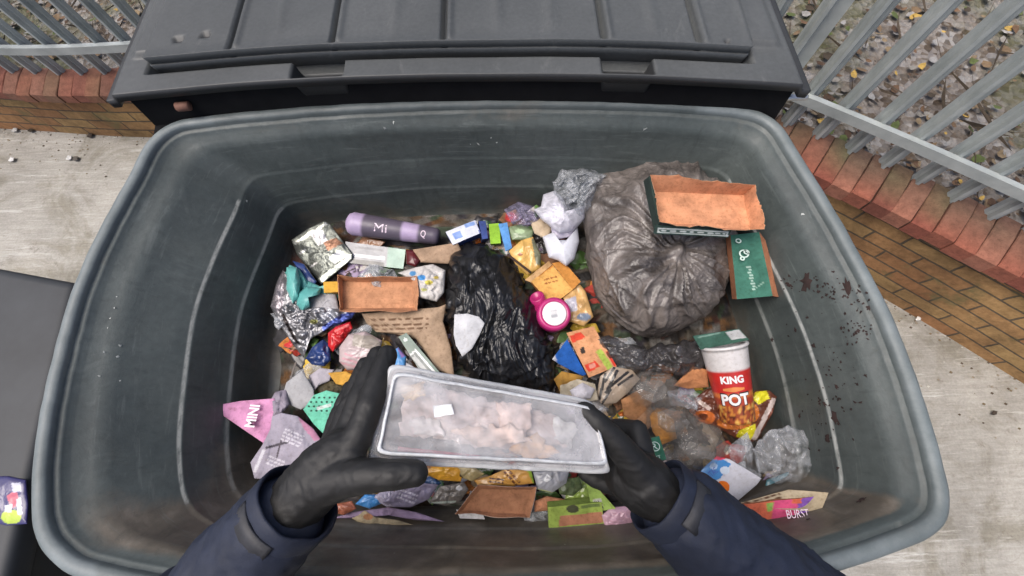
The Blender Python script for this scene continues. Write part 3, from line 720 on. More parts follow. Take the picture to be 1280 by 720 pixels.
def tray(name, label, cat, rimc, floorc, cin, cout, torn=.004, group=None, res=14, t=.0016, prints=()):
    """open shallow cardboard tray; rim and floor corners (px, px, drop)"""
    R = [U(*p) for p in rimc]; Fl = [U(*p) for p in floorc]; V, C, F = [], [], []
    n = res*4
    def ring(c, k):
        e = k//res; f = (k % res)/res; return c[e].lerp(c[(e+1) % 4], f)
    upv = Vector((0, 0, 1)); rows_ = 6; ctr = sum(Fl, Vector())/4
    for i in range(rows_+1):
        for k in range(n):
            q = ring(Fl, k).lerp(ring(R, k), i/rows_)
            if i == rows_: q = q+upv*torn*N(k*.9, i, len(label)) + upv*torn*.6*N(k*3.1, 5, 2)
            sd_ = len(label)*.37; q = q+Vector((N(q.x*16, q.y*16, sd_), N(q.x*16, q.y*16, sd_+4), N(q.x*14, q.y*14, sd_+8)*.8))*.0085*(.35+.65*i/rows_); V.append(q); C.append(tuple(k_*(1+.25*N(q.x*45, q.y*45, sd_)) for k_ in alb(cin)))
    base = len(V)
    for i in range(rows_+1):
        for k in range(n):
            q = Vector(V[i*n+k]); o_ = (q-ctr); o_.z = 0; o_ = o_.normalized()*t; V.append(q+o_-(upv*t if i == 0 else upv*0)); C.append(alb(cout))
    for i in range(rows_):
        for k in range(n):
            a, b, c, d = i*n+k, i*n+(k+1) % n, (i+1)*n+(k+1) % n, (i+1)*n+k
            F.append((a, b, c, d)); F.append((base+a, base+d, base+c, base+b))
    for k in range(n): a, b = rows_*n+k, rows_*n+(k+1) % n; F.append((a, b, base+b, base+a))
    F.append(tuple(range(n))); F.append(tuple(base+k for k in range(n-1, -1, -1)))
    V = [tuple(v) for v in V]
    o = mesh(name, V, F, M_card, cols=C, smooth=False); fixn(o); return tagit(o, label, cat, group)
def lettering(name, text, M, width, parent, mat, wrap=None, height=None, bold=.0):
    """real letters, width metres wide, lying in M's XY plane; wrap(v) bends them round a body"""
    cu = bpy.data.curves.new('t', 'FONT'); cu.body = text; cu.align_x = 'CENTER'; cu.align_y = 'CENTER'; cu.extrude = .0; cu.offset = bold; cu.resolution_u = 3
    to = bpy.data.objects.new('t', cu); COL.objects.link(to); dg = bpy.context.evaluated_depsgraph_get(); me = bpy.data.meshes.new_from_object(to.evaluated_get(dg))
    bpy.data.objects.remove(to); bpy.data.curves.remove(cu)
    bm = bmesh.new(); bm.from_mesh(me); bpy.data.meshes.remove(me)
    xs = [v.co.x for v in bm.verts]; ysx = [v.co.y for v in bm.verts]; wd = max(xs)-min(xs); ht = max(ysx)-min(ysx); mx = (max(xs)+min(xs))/2; my = (max(ysx)+min(ysx))/2
    sx = width/wd; sy = (height/ht) if height else sx
    if wrap:
        for k in range(1, 14):
            x = min(xs)+wd*k/14; g = bm.verts[:]+bm.edges[:]+bm.faces[:]; bmesh.ops.bisect_plane(bm, geom=g, plane_co=(x, 0, 0), plane_no=(1, 0, 0))
    for v in bm.verts:
        q = Vector(((v.co.x-mx)*sx, (v.co.y-my)*sy, 0)); v.co = wrap(q) if wrap else M @ q
    me = bpy.data.meshes.new(name); bm.to_mesh(me); bm.free(); me.materials.append(mat)
    o = bpy.data.objects.new(name, me); COL.objects.link(o); o.parent = parent
    if parent.type == 'EMPTY': o.matrix_parent_inverse = Matrix.Translation(-parent.location)
    return o
M_white = plain('white_ink', (.72, .71, .70), .5, var=.06)
M_pink2 = plain('pale_pink_ink', (.75, .62, .70), .5, var=.06)
M_ink = plain('dark_ink', (.03, .02, .02), .5)
M_greenink = plain('pale_green_ink', (.50, .62, .56), .6)
def quadM(pc, px_right, px_up, drop, lift=.002):
    c = U(pc[0], pc[1], drop); x = (U(px_right[0], px_right[1], drop)-c).normalized(); y = (U(px_up[0], px_up[1], drop)-c); y = (y-x*y.dot(x)).normalized(); z = x.cross(y)
    if z.z < 0: z = -z
    M = Matrix((x, y, z)).transposed().to_4x4(); M.translation = c+Vector((0, 0, lift)); return M

# ------------------------------------------------------------ the layer of mixed rubbish underneath
bedpoly = [(352, 292), (420, 268), (640, 264), (760, 250), (925, 262), (928, 380), (932, 450), (945, 520), (975, 595), (962, 622), (880, 632), (800, 632), (640, 634), (520, 636), (438, 632), (400, 600), (330, 560), (345, 520), (352, 460), (345, 390)]
bedc = [(60, 50, 42), (92, 78, 62), (140, 112, 84), (38, 34, 32), (170, 160, 150), (168, 116, 60), (70, 84, 62), (190, 184, 176), (96, 90, 98), (50, 44, 40), (120, 70, 52), (150, 138, 120)]
def bed():
    P, D, R = [], [], []; B = boundary(bedpoly, 300); n = len(B); rings = 120; cx, cy = 650, 450
    for i in range(rings+1):
        for b in B: P.append((cx+(b.x-cx)*i/rings, cy+(b.y-cy)*i/rings)); R.append(i/rings)
    hs, cols = [], []
    for (x, y), r in zip(P, R):
        vv = noise.voronoi(Vector((x*.075+N(x*.03, y*.03)*1.2, y*.09, 1)))
        k = int(abs(noise.cell(Vector((vv[1][0][0]*50, vv[1][0][1]*50, 3)))*997)) % len(bedc)
        e = max(0, 1-r**6)
        hs.append(e*(.022+.020*ridge(x*.03, y*.03, 2, 4)+.016*(abs(vv[1][0][0]*7.7) % 1)-.02*max(0, .1-(vv[0][1]-vv[0][0])))); cols.append(alb(tuple(c*(.62 if k % 3 else .85) for c in bedc[k])))
    top = UA(np.array(P), .300-np.array(hs)); V = [tuple(v) for v in top]; F = []
    for i in range(1, rings):
        for j in range(n): F.append((i*n+j, i*n+(j+1) % n, (i+1)*n+(j+1) % n, (i+1)*n+j))
    F.append(tuple(n+j for j in range(n)))
    tagit(fixn(mesh('mixed_rubbish', V, F, M_bed, cols=cols)), 'matted layer of dirty scraps covering the floor of the open bin', 'rubbish', kind='stuff')
bed()
# ------------------------------------------------------------ small torn scraps that fill the gaps
anchors = [('the silver foil packet', 395, 420), ('the brown paper bag', 520, 430), ('the magenta tub', 705, 425), ('the blue folded card', 700, 470), ('the orange carton', 730, 350), ('the noodle pot', 862, 470), ('the clear plastic cups', 830, 530), ('the zebra striped label', 765, 500), ('the lime green carton', 700, 610), ('the shallow brown tray at the front', 620, 595), ('the lilac wrapper at the front', 500, 610), ('the mint green netting', 430, 475), ('the white flat pack', 880, 560), ('the black bag', 655, 320), ('the small recycling card', 800, 560), ('the yellow snack wrapper at the front', 560, 590), ('the green printed box at the back', 470, 330), ('the orange printed sleeve', 935, 620), ('the teal rubber glove', 375, 400), ('the lime and blue strip', 630, 290)]
sc_cols = [('orange', (205, 128, 60)), ('brown', (150, 108, 78)), ('white', (205, 200, 196)), ('dark grey', (62, 60, 62)), ('yellow', (214, 178, 70)), ('lilac', (168, 150, 178)), ('beige', (186, 160, 128)), ('green', (96, 130, 70)), ('pale grey', (158, 156, 158)), ('red', (168, 60, 48))]
rs = random.Random(21)
for ai, (an, ax, ay) in enumerate(anchors):
    for ci in range(10):
        cn, cc = sc_cols[(ai*3+ci) % 10]
        x, y = ax+rs.uniform(-42, 42), ay+rs.uniform(-26, 26); k = rs.randint(4, 7); a0 = rs.uniform(0, 6); R_ = rs.uniform(10, 27)
        pl = [(x+R_*rs.uniform(.55, 1.15)*math.cos(a0+6.283*i/k), y+R_*.8*rs.uniform(.55, 1.15)*math.sin(a0+6.283*i/k), rs.uniform(-.018, .012)) for i in range(k)]
        if not inpoly(np.array([(x, y)]), bedpoly)[0]: continue
        pr = []
        if rs.random() < .55: pr = lines(x-9, y+rs.uniform(-5, 5), x+9, y+rs.uniform(-5, 5), 2, 4, 1.8, rs.choice([(230, 226, 220), (60, 50, 46), (120, 60, 40)]), seed=ci)
        if rs.random() < .4: pr.append((('e', x+rs.uniform(-6, 6), y+rs.uniform(-6, 6), rs.uniform(3, 8), rs.uniform(3, 6)), rs.choice([(220, 120, 50), (60, 90, 60), (200, 60, 60), (240, 230, 210), (70, 60, 90)])))
        flat = (ci+ai) % 3 == 0
        if flat: pl = [(x+(a_-x)*1.35, y+(b_-y)*1.35, c_) for a_, b_, c_ in pl]
        shape = ['torn', 'crumpled', 'folded', 'curled', 'creased'][(ai+ci) % 5]
        blob('scrap', '%s %s scrap lying beside %s' % (shape, cn, an), 'scrap', pl, .262+rs.uniform(-.006, .016), H=0 if flat else rs.uniform(.0, .012), crump=.003 if flat else rs.uniform(.006, .015), fr=rs.uniform(14, 26), mat=rs.choice([M_paper, M_gloss, M_gloss, M_card]), col=cc, prints=pr, rings=8, segs=28, group='small scraps scattered through the rubbish', mottle=.3, wob=4)

film_spots = [('the teal rubber glove', 352, 400), ('the red wrapper', 444, 430), ('the mint net', 392, 470), ('the blue folded card', 672, 470), ('the magenta tub', 716, 432), ('the noodle pot', 858, 500), ('the white flat pack', 858, 600), ('the zebra striped label', 742, 512), ('the orange printed card', 782, 446), ('the yellow snack wrapper', 540, 610), ('the lime green carton', 676, 644), ('the banded can', 470, 342)]
for k, (an, x, y) in enumerate(film_spots):
    R_ = rs.uniform(20, 32); n_ = rs.randint(5, 8); a0 = rs.uniform(0, 6)
    blob('film_wisp', 'torn wisp of clear film caught beside '+an, 'film', [(x+R_*rs.uniform(.5, 1.2)*math.cos(a0+6.283*i/n_), y+R_*.75*rs.uniform(.5, 1.2)*math.sin(a0+6.283*i/n_), rs.uniform(-.01, .01)) for i in range(n_)], .232, H=.008, crump=.013, fr=16, mat=M_film, rings=14, segs=60, facet=.4, wob=5, group='wisps of clear film in the rubbish')
# ------------------------------------------------------------ back left corner
blob('foil_packet', 'flattened silver foil packet leaning in the back left corner of the bin', 'packet', [(364, 300, .0), (386, 285, -.01), (405, 276, -.015), (412, 279, -.01), (441, 318, .0), (440, 324, .005), (402, 356, .02), (393, 345, .02), (371, 318, .015)], .235, H=.006, crump=.007, fr=11, mat=M_foil, col=(118, 122, 116), mottle=.5,
     prints=[([(388, 292), (402, 286), (410, 302), (398, 307)], (190, 190, 192)), ([(411, 322), (425, 312), (434, 320), (418, 330)], (195, 196, 198)), ([(404, 303), (420, 297), (428, 304), (410, 314)], (140, 104, 84)), (strip_px(367, 305, 408, 279, 3.2), (214, 216, 208)), (strip_px(398, 352, 440, 321, 6), (206, 212, 200)), (strip_px(374, 318, 382, 312, 2), (220, 220, 220)), (strip_px(388, 334, 396, 328, 2), (220, 220, 220))], rings=26, segs=110, facet=.4)
# purple tapered can lying along the back
can = empty('spray_can', U(440, 285, .25), 'lilac and dark grey banded can lying along the back wall of the bin', 'can')
a, b = U(437, 279, .215), U(549, 296, .235); Lc = (b-a).length
def cc_(r, z, an):
    t = z/Lc
    return alb((176, 158, 190) if (t < .16 or .60 < t < .76) else (92, 84, 98))
r0, r1 = .0285, .020
prof = [(.004, -.006), (.016, -.004), (.024, .001), (r0, .010)]+[(r0+(r1-r0)*(k/26)**1.4, .010+(Lc-.016)*k/26) for k in range(1, 27)]+[(r1-.004, Lc)]
MF = frame(a, b); Vv, Ff, Cc = lathe(prof, MF, 44, cc_); fixn(mesh('can_body', Vv, Ff, M_plast, can, cols=Cc))
def canwrap(s0, up=1.0, rot=0):
    cdir = MF.to_3x3().inverted() @ (Vector(CAMP)-(a+b)/2); a0 = math.atan2(cdir.y, cdir.x)+rot
    def f(q):
        z = s0*Lc+q.x; t = z/Lc; r = r0+(r1-r0)*max(0, t)**1.4+.0009; an = a0-q.y/r*up
        return MF @ Vector((r*math.cos(an), r*math.sin(an), z))
    return f
for nm, s0, wd in (('Mi', .38, .030), ('Q', .84, .012)):
    L1 = lettering('lettering', nm, None, wd, can, M_pink2, wrap=canwrap(s0), height=.020)
slabbox('printed_carton', 'narrow flattened carton with a silver panel and a pale green end under the banded can', 'carton', [(432, 302, .235), (507, 312, .24), (504, 336, .25), (430, 328, .245)], .02, (128, 130, 136), (50, 54, 52), prints=[([(484, 308), (509, 311), (506, 338), (482, 335)], (120, 160, 142)), (strip_px(440, 319, 482, 323, 4), (215, 215, 220)), (strip_px(440, 327, 480, 331, 6), (40, 42, 44)), (strip_px(446, 309, 478, 313, 3), (95, 96, 104))], mat=M_gloss)
blob('bottle_cap', 'dark red crumpled lid beside the pale green carton end', 'lid', [(507, 312), (518, 313), (526, 326), (520, 334), (508, 330)], .232, H=.016, crump=.004, mat=M_gloss, col=(92, 22, 26), rings=8, segs=30)
blob('torn_card', 'smooth beige cardboard strip running up to the black bag', 'card', [(516, 312, .0), (572, 303, -.01), (578, 316, 0), (560, 330, .01), (524, 328, .01)], .225, H=.010, crump=.003, mat=M_card, col=(176, 148, 122), rings=10, segs=50)
tray('cardboard_tray', 'small brown cardboard tray left of the black bag with a torn top edge', 'tray', [(423, 345, .195), (519, 345, .195), (522, 388, .20), (424, 389, .20)], [(429, 352, .222), (514, 352, .222), (517, 384, .226), (429, 385, .226)], (196, 142, 104), (170, 122, 92), torn=.006)
blob('paper_napkin', 'crumpled white napkin with small blue and yellow marks next to the black bag', 'napkin', [(497, 341), (520, 334), (541, 330), (557, 338), (555, 366), (546, 377), (524, 372), (519, 352)], .215, H=.028, crump=.014, fr=20, mat=M_paper, col=(206, 202, 198), prints=[(('e', 527, 347, 5, 3.5), (70, 140, 200)), (('e', 536, 353, 5, 3), (214, 200, 90)), (('e', 516, 342, 4, 3), (80, 140, 190)), (('e', 545, 347, 3, 2), (214, 190, 90)), (('e', 530, 362, 4, 2), (190, 190, 120))], rings=22, segs=80, facet=.35)
gl = blob('rubber_glove', 'limp teal rubber glove crumpled behind the silver wrappers', 'glove', [(356, 342), (362, 331), (374, 336), (384, 350), (400, 358), (420, 352), (424, 372), (404, 384), (384, 388), (370, 386), (358, 368)], .235, H=.020, crump=.013, fr=15, mat=M_plast, col=(104, 178, 172), rings=20, segs=70)
blob('finger_fold', None, None, [(358, 334), (371, 334), (376, 352), (374, 374), (366, 380), (358, 362)], .215, H=.020, crump=.004, mat=M_plast, col=(108, 184, 178), rings=12, segs=50, parent=gl, base=.24)
blob('finger_fold', None, None, [(372, 366), (384, 358), (402, 360), (400, 368), (386, 372), (388, 384), (378, 389), (370, 381)], .215, H=.020, crump=.004, mat=M_plast, col=(96, 170, 166), rings=12, segs=50, parent=gl, base=.24)
blob('wrapper', 'dark blue wrapper corner tucked behind the teal rubber glove', 'wrapper', [(366, 326), (380, 330), (396, 352), (390, 362), (378, 348)], .238, H=.008, crump=.008, mat=M_gloss, col=(48, 70, 130), rings=8, segs=36)
slabbox('yellow_block', 'small bright yellow cardboard tab beside the brown tray', 'card tab', [(404, 352, .21), (422, 352, .21), (423, 365, .212), (405, 366, .212)], .02, (222, 170, 62), (170, 120, 40), res=6)
blob('paper_scrap', 'grey white paper crumpled beneath the teal rubber glove', 'paper', [(384, 372), (404, 366), (420, 368), (424, 388), (408, 396), (388, 392)], .225, H=.012, crump=.009, fr=16, mat=M_paper, col=(176, 174, 176), rings=12, segs=50)
# silver crisp packet lower left
blob('crisp_packet', 'crumpled silver crisp packet spilling down the left side of the pile', 'crisp packet', [(338, 383, .0), (346, 352, .0), (354, 336, -.01), (360, 362, -.01), (372, 386, -.01), (400, 384, -.01), (446, 388, 0), (440, 398, 0), (412, 410, .0), (388, 424, .01), (380, 448, .02), (370, 436, .02), (352, 410, .01)], .225, H=.012, crump=.018, fr=17, mat=M_foil, col=(150, 150, 154), mottle=.9, prints=[([(338, 384), (346, 354), (353, 340), (356, 366), (352, 392)], (156, 150, 156)), ([(400, 384), (446, 388), (438, 398), (404, 412)], (168, 170, 178)), ([(428, 392), (448, 388), (440, 398), (404, 416), (402, 408)], (70, 84, 150)), (strip_px(352, 392, 372, 430, 4), (40, 34, 34)), (('e', 392, 402, 5, 3), (150, 150, 90))], rings=30, segs=130, facet=.45)
blob('wrapper', 'shiny bright red wrapper beneath the silver crisp packet', 'wrapper', [(410, 416), (420, 408), (438, 402), (441, 410), (430, 426), (416, 440), (410, 432)], .222, H=.014, crump=.012, fr=18, mat=M_gloss, col=(198, 28, 32), rings=16, segs=60, prints=[(strip_px(418, 414, 436, 406, 3), (236, 120, 116))])
blob('wrapper', 'dark blue crumpled wrapper beneath the bright red one', 'wrapper', [(382, 448), (390, 434), (404, 424), (412, 430), (414, 450), (406, 458), (390, 456)], .228, H=.014, crump=.012, fr=18, mat=M_gloss, col=(36, 58, 112), rings=14, segs=56, mottle=.4)
blob('plastic_cup', 'cloudy crushed plastic cup with faint pink print beside the gloved fingertips', 'cup', [(424, 434, 0), (436, 418, -.01), (456, 414, -.01), (478, 426, 0), (474, 442, .0), (458, 462, .01), (434, 463, .01), (424, 452, 0)], .215, H=.026, crump=.006, fr=10, mat=M_gloss, col=(190, 172, 172), rings=18, segs=70, stretch=(1, 2.5), prints=lines(430, 442, 450, 448, 3, 6, 2, (206, 150, 160), 3, 5)+[([(442, 418), (466, 420), (478, 430), (470, 438), (440, 432)], (160, 150, 138))])
blob('paper_bag', 'brown paper bag with faded printed lines left of the black bag', 'paper bag', [(452, 392, .01), (500, 388, .0), (548, 384, -.01), (558, 380, -.01), (554, 402, 0), (564, 436, .0), (568, 470, .01), (545, 462, .01), (520, 424, .01), (496, 418, .02), (470, 415, .02), (458, 404, .02)], .222, H=.016, crump=.006, fr=7, mat=M_card, col=(178, 152, 126), rings=34, segs=130, prints=lines(464, 400, 536, 398, 2, 7, 2.6, (112, 84, 62), 5, 3)+lines(468, 412, 534, 410, 1, 7, 2.4, (120, 92, 70), 5, 8))
slabbox('printed_carton', 'narrow dark green carton with a white framed panel beside the brown paper bag', 'carton', [(498, 421, .208), (508, 416, .208), (555, 472, .214), (534, 478, .214)], .022, (52, 92, 76), (34, 54, 46), prints=[(strip_px(514, 442, 542, 474, 16), (216, 218, 216)), (strip_px(515, 444, 541, 474, 12), (70, 84, 82)), (strip_px(517, 446, 539, 472, 5), (160, 164, 162)), (('e', 507, 425, 2.5, 2.5), (200, 214, 206))], mat=M_gloss, res=40)
blob('wrapper', 'light blue wrapper poking out above the clear container', 'wrapper', [(488, 440), (498, 434), (508, 446), (506, 462), (490, 462)], .215, H=.010, crump=.007, mat=M_gloss, col=(84, 150, 210), rings=8, segs=40, prints=[([(496, 434), (508, 444), (502, 448)], (150, 120, 180))])
blob('paper_scrap', 'thin white paper edge between the green carton and the clear container', 'paper', [(506, 452), (520, 460), (532, 476), (518, 478), (504, 466)], .218, H=.004, crump=.005, mat=M_paper, col=(206, 206, 210), rings=8, segs=34)
# ------------------------------------------------------------ black bag, white carton, films at the back
blob('rubbish_bag', 'crumpled shiny black rubbish bag in the middle of the pile', 'bin bag', [(556, 342), (566, 318), (586, 304), (606, 303), (630, 318), (650, 342), (664, 372), (678, 402), (690, 432), (695, 470), (690, 494), (660, 490), (618, 486), (590, 474), (572, 450), (562, 420), (555, 380)], .235, H=.058, crump=.026, fr=6.5, mat=M_bagb, col=(20, 20, 20), rings=80, segs=330, wob=6, base=.28, pw=3, stretch=(1.7, .7), edge=.5, facet=.25)
blob('paper_scrap', 'torn white paper piece lying on the shiny black rubbish bag', 'paper', [(568, 393, -.002), (584, 392, -.006), (599, 396, -.004), (606, 404, 0), (599, 420, 0), (590, 436, 0), (578, 446, .004), (570, 432, .0), (567, 418, 0)], .158, H=.004, crump=.004, fr=7, mat=M_paper, col=(206, 207, 210), rings=16, segs=60)
slabbox('printed_carton', 'small white and blue carton at the back behind the black bag', 'carton', [(557, 290, .205), (594, 275, .205), (601, 291, .21), (566, 306, .21)], .03, (206, 210, 222), (52, 76, 140), prints=[([(594, 274), (600, 274), (608, 292), (600, 294)], (56, 80, 150)), ([(565, 292), (575, 288), (579, 296), (569, 300)], (90, 130, 200)), ([(580, 280), (592, 277), (594, 281), (582, 285)], (120, 150, 205))], res=30, mat=M_gloss)
slabbox('printed_carton', 'dark blue end of a carton touching the white and blue carton', 'carton', [(598, 276, .207), (607, 276, .21), (610, 298, .215), (603, 299, .215)], .03, (58, 78, 140), (30, 40, 80), res=6)
slabbox('card_strip', 'bright lime green card strip at the back between two blue strips', 'card', [(611, 280, .215), (624, 279, .215), (626, 304, .22), (613, 305, .22)], .012, (150, 200, 58), (90, 130, 40), res=8)
slabbox('card_strip', 'sky blue card strip lying across the lime green one', 'card', [(623, 280, .208), (634, 278, .208), (640, 310, .216), (632, 314, .216)], .003, (96, 156, 218), (70, 110, 160), res=8)
blob('wrapper', 'pale green glossy wrapper right of the sky blue strip', 'wrapper', [(634, 284), (652, 280), (668, 288), (664, 300), (640, 300)], .22, H=.010, crump=.008, mat=M_gloss, col=(142, 160, 124), rings=10, segs=44, prints=[(('e', 650, 289, 6, 3), (190, 214, 170))])
blob('clear_film', 'crumpled clear film with a purple tint against the back wall', 'plastic film', [(630, 262), (648, 252), (668, 258), (676, 276), (660, 284), (640, 280)], .205, H=.024, crump=.020, fr=20, mat=film_mat('purple_film', (.30, .27, .40), .12, .5, .12, 40), rings=20, segs=90)
blob('clear_film', 'crumpled clear plastic film standing behind the grey bag', 'plastic film', [(690, 226), (700, 214), (722, 209), (742, 210), (759, 220), (748, 236), (738, 262), (726, 272), (706, 262), (694, 244)], .165, H=.040, crump=.026, fr=21, mat=M_film, rings=34, segs=140, wob=4)
blob('tissue', 'crumpled lilac white tissue at the back left of the grey bag', 'tissue', [(667, 262), (676, 258), (679, 243), (694, 238), (704, 248), (710, 262), (722, 266), (734, 256), (732, 272), (718, 288), (700, 292), (688, 284), (676, 274)], .17, H=.030, crump=.014, fr=13, mat=M_filmw, col=(200, 196, 218), rings=26, segs=100, base=.2)
blob('wrapper', 'sheer lilac plastic wrapper just below the lilac tissue', 'wrapper', [(686, 274), (708, 272), (722, 282), (714, 296), (692, 300)], .185, H=.012, crump=.007, mat=M_gloss, col=(184, 178, 196), rings=10, segs=50)
blob('wrapper', 'beige paper corner left of the lilac tissue', 'wrapper', [(662, 276), (680, 272), (690, 286), (684, 300), (668, 292)], .20, H=.010, crump=.007, mat=M_paper, col=(196, 176, 148), rings=10, segs=44)
blob('plastic_pot', 'smooth white plastic pot piece between the orange carton and the grey bag', 'pot', [(678, 296), (692, 290), (694, 300), (708, 300), (722, 284), (724, 302), (718, 324), (708, 333), (698, 326), (686, 322)], .182, H=.022, crump=.003, fr=8, mat=M_plast, col=(212, 214, 222), rings=18, segs=80, base=.22)
blob('wrapper', 'glossy yellow and orange wrapper right of the black bag', 'wrapper', [(636, 314, 0), (652, 300, -.01), (666, 296, -.01), (676, 318, 0), (676, 336, .01), (660, 344, .01), (644, 330, 0)], .205, H=.012, crump=.010, fr=12, mat=M_gloss, col=(222, 178, 98), rings=18, segs=70, mottle=.3, prints=[([(664, 296), (676, 308), (680, 334), (670, 330)], (120, 122, 96)), (('e', 650, 318, 3, 2), (160, 90, 50))])
blob('twig', 'thin dark twig lying across the yellow wrapper beside the black bag', 'twig', strip_px(634, 318, 664, 341, 3), .192, H=.003, crump=.002, mat=M_card, col=(60, 40, 30), rings=4, segs=30)
sb = slabbox('snack_carton', 'open orange snack carton with split flaps left of the grey bag', 'carton', [(664, 352, .205), (690, 330, .20), (716, 362, .21), (690, 382, .215)], .02, (226, 172, 92), (180, 110, 50), prints=lines(680, 350, 696, 346, 2, 5, 2, (150, 90, 40), 3, 4)+[(strip_px(672, 344, 690, 331, 5), (200, 130, 50))], res=30)
slabbox('flap', None, None, [(690, 329, .196), (704, 326, .192), (726, 352, .205), (716, 362, .208)], .002, (206, 140, 62), (160, 100, 44), res=6, parent=sb)
slabbox('flap', None, None, [(656, 350, .21), (686, 326, .19), (690, 331, .198), (664, 353, .206)], .002, (210, 168, 116), (160, 100, 44), res=6, parent=sb)
blob('wrapper', 'orange and grey glossy wrapper below the open orange snack carton', 'wrapper', [(704, 372), (722, 352), (732, 364), (742, 396), (730, 408), (712, 402)], .218, H=.010, crump=.010, fr=16, mat=M_gloss, col=(206, 164, 104), rings=16, segs=60, mottle=.4, prints=[([(704, 376), (720, 370), (722, 388), (708, 392)], (180, 178, 190)), (('e', 730, 396, 9, 5), (120, 132, 150))])
# magenta tub, its base up
tub = empty('plastic_tub', U(692, 393, .22), 'magenta plastic tub with a round white label right of the black bag', 'tub')
a, b = U(690, 396, .225), U(693, 392, .17); L_ = (b-a).length
Vv, Ff, _ = lathe([(.032, 0), (.036, .004), (.037, L_*.5), (.036, L_-.006), (.033, L_-.001), (.028, L_), (.026, L_-.002)], frame(a, b), 48)
fixn(mesh('tub_body', Vv, Ff, plain('magenta_plastic', (.40, .022, .14), .3, var=.15, scale=15), tub))
Mt = frame(a, b); Mt.translation = a+(b-a).normalized()*(L_+.0002)
Vv, Ff, _ = lathe([(.0255, -.001), (.0255, .0008), (.024, .0012), (.001, .0012)], Mt, 40); lb = fixn(mesh('round_label', Vv, Ff, M_white, tub))
bm = bmesh.new()
for k in range(9): wd = random.choice([.0006, .0011, .0016]); xx = -.008+k*.002; boxm(bm, (xx-wd/2, -.006, .0013), (xx+wd/2, .008, .0015), Mt)
bmobj('barcode', bm, plain('grey_ink', (.30, .31, .34), .6), lb)
a2, b2 = U(678, 384, .23), U(668, 366, .19)
Vv, Ff, _ = lathe([(.026, 0), (.022, .012), (.016, .020), (.017, .036), (.012, .038), (.011, .030)], frame(a2, b2), 36); fixn(mesh('tub_neck', Vv, Ff, plain('magenta_plastic_dark', (.36, .018, .12), .3, var=.15), tub))
# ------------------------------------------------------------ blue card and orange printed card
blob('folded_card', 'plain bright blue folded card wedged beside the black bag', 'card', [(690, 449, .0), (709, 424, -.004), (733, 468, .0), (728, 470, .002), (700, 456, .004)], .195, H=.002, crump=.0015, fr=4, mat=M_card, col=(22, 92, 176), rings=10, segs=50, prints=[([(688, 451), (694, 443), (696, 454)], (200, 200, 206))])
slabbox('printed_card', 'orange printed card with red squares leaning on the bright blue card', 'card', [(708, 416, .196), (742, 408, .19), (771, 458, .196), (736, 472, .20)], .004, (220, 158, 112), (170, 110, 70), prints=[([(712, 420), (726, 415), (732, 422), (716, 429)], (226, 74, 48)), ([(731, 457), (744, 451), (750, 458), (736, 466)], (228, 70, 46)), ([(736, 457), (743, 454), (745, 458), (738, 462)], (226, 150, 130)), (strip_px(748, 438, 764, 462, 8), (178, 198, 84)), ([(757, 440), (764, 438), (774, 453), (768, 459)], (214, 60, 40)), ([(725, 436), (730, 434), (732, 441), (727, 443)], (60, 50, 44)), ([(748, 416), (757, 412), (764, 424), (750, 430)], (150, 130, 110))], res=44)
blob('dark_film', 'smoky dark plastic film bunched under the front of the grey bag', 'plastic film', [(742, 424), (764, 420), (800, 434), (838, 430), (872, 424), (888, 440), (880, 462), (850, 470), (822, 466), (800, 470), (776, 458), (758, 444)], .21, H=.030, crump=.024, fr=17, mat=M_filmd, col=(70, 66, 66), rings=36, segs=150, wob=5, base=.26)
zb = blob('striped_label', 'zebra striped black and cream label curling below the dark plastic film', 'label', [(746, 492, .01), (750, 470, 0), (766, 458, -.01), (790, 462, -.005), (800, 474, 0), (784, 492, .0), (770, 504, .01), (752, 506, .01)], .205, H=.012, crump=.005, fr=8, mat=M_gloss, col=(176, 158, 138), rings=26, segs=110, prints=[(strip_px(749, 500, 757, 466, 3.5), (28, 24, 22)), (strip_px(757, 492, 772, 462, 4), (30, 26, 24)), (strip_px(762, 484, 786, 464, 3.5), (30, 26, 24)), (strip_px(772, 482, 792, 468, 3), (34, 30, 28)), (strip_px(756, 478, 768, 459, 3), (30, 26, 24)), (strip_px(752, 506, 764, 486, 3), (34, 30, 28))])
for nm, lab, pl, c in (('card_piece', 'bent mid brown cardboard piece between the tray held up and the zebra striped label', [(776, 500, 0), (800, 486, -.01), (818, 492, -.01), (812, 514, 0), (796, 530, .01), (780, 520, .01)], (170, 120, 78)), ('card_piece', 'small tan cardboard flap left of the noodle pot', [(842, 482, 0), (866, 458, -.01), (884, 462, -.01), (886, 484, 0), (860, 486, .01)], (184, 124, 80)), ('card_piece', 'pale brown folded card above the right gloved thumb', [(700, 482, 0), (716, 472, -.01), (744, 480, -.01), (748, 500, 0), (722, 504, .01), (700, 500, .01)], (196, 184, 160)), ('card_piece', 'mustard yellow paper tuft above the right gloved thumb', [(692, 474, 0), (702, 464, -.01), (730, 470, -.01), (724, 480, 0), (700, 490, .01)], (172, 128, 52)), ('card_piece', 'orange torn card among the clear plastic cups', [(810, 520, 0), (822, 510, -.01), (842, 524, -.01), (846, 548, 0), (828, 556, .01), (816, 540, .01)], (214, 146, 66)), ('card_piece', 'dull tan card strip under the clear plastic cups', [(790, 530, 0), (812, 508, -.005), (824, 520, 0), (806, 542, .01)], (160, 120, 88))):
    blob(nm, lab, 'card', pl, .21, H=.006, crump=.007, fr=8, mat=M_card, col=c, rings=14, segs=56, mottle=.3)
blob('paper_scrap', 'soft white paper wad above the right gloved thumb', 'paper', [(712, 488), (728, 478), (744, 486), (738, 498), (718, 500)], .196, H=.012, crump=.008, mat=M_paper, col=(212, 208, 212), rings=12, segs=50)
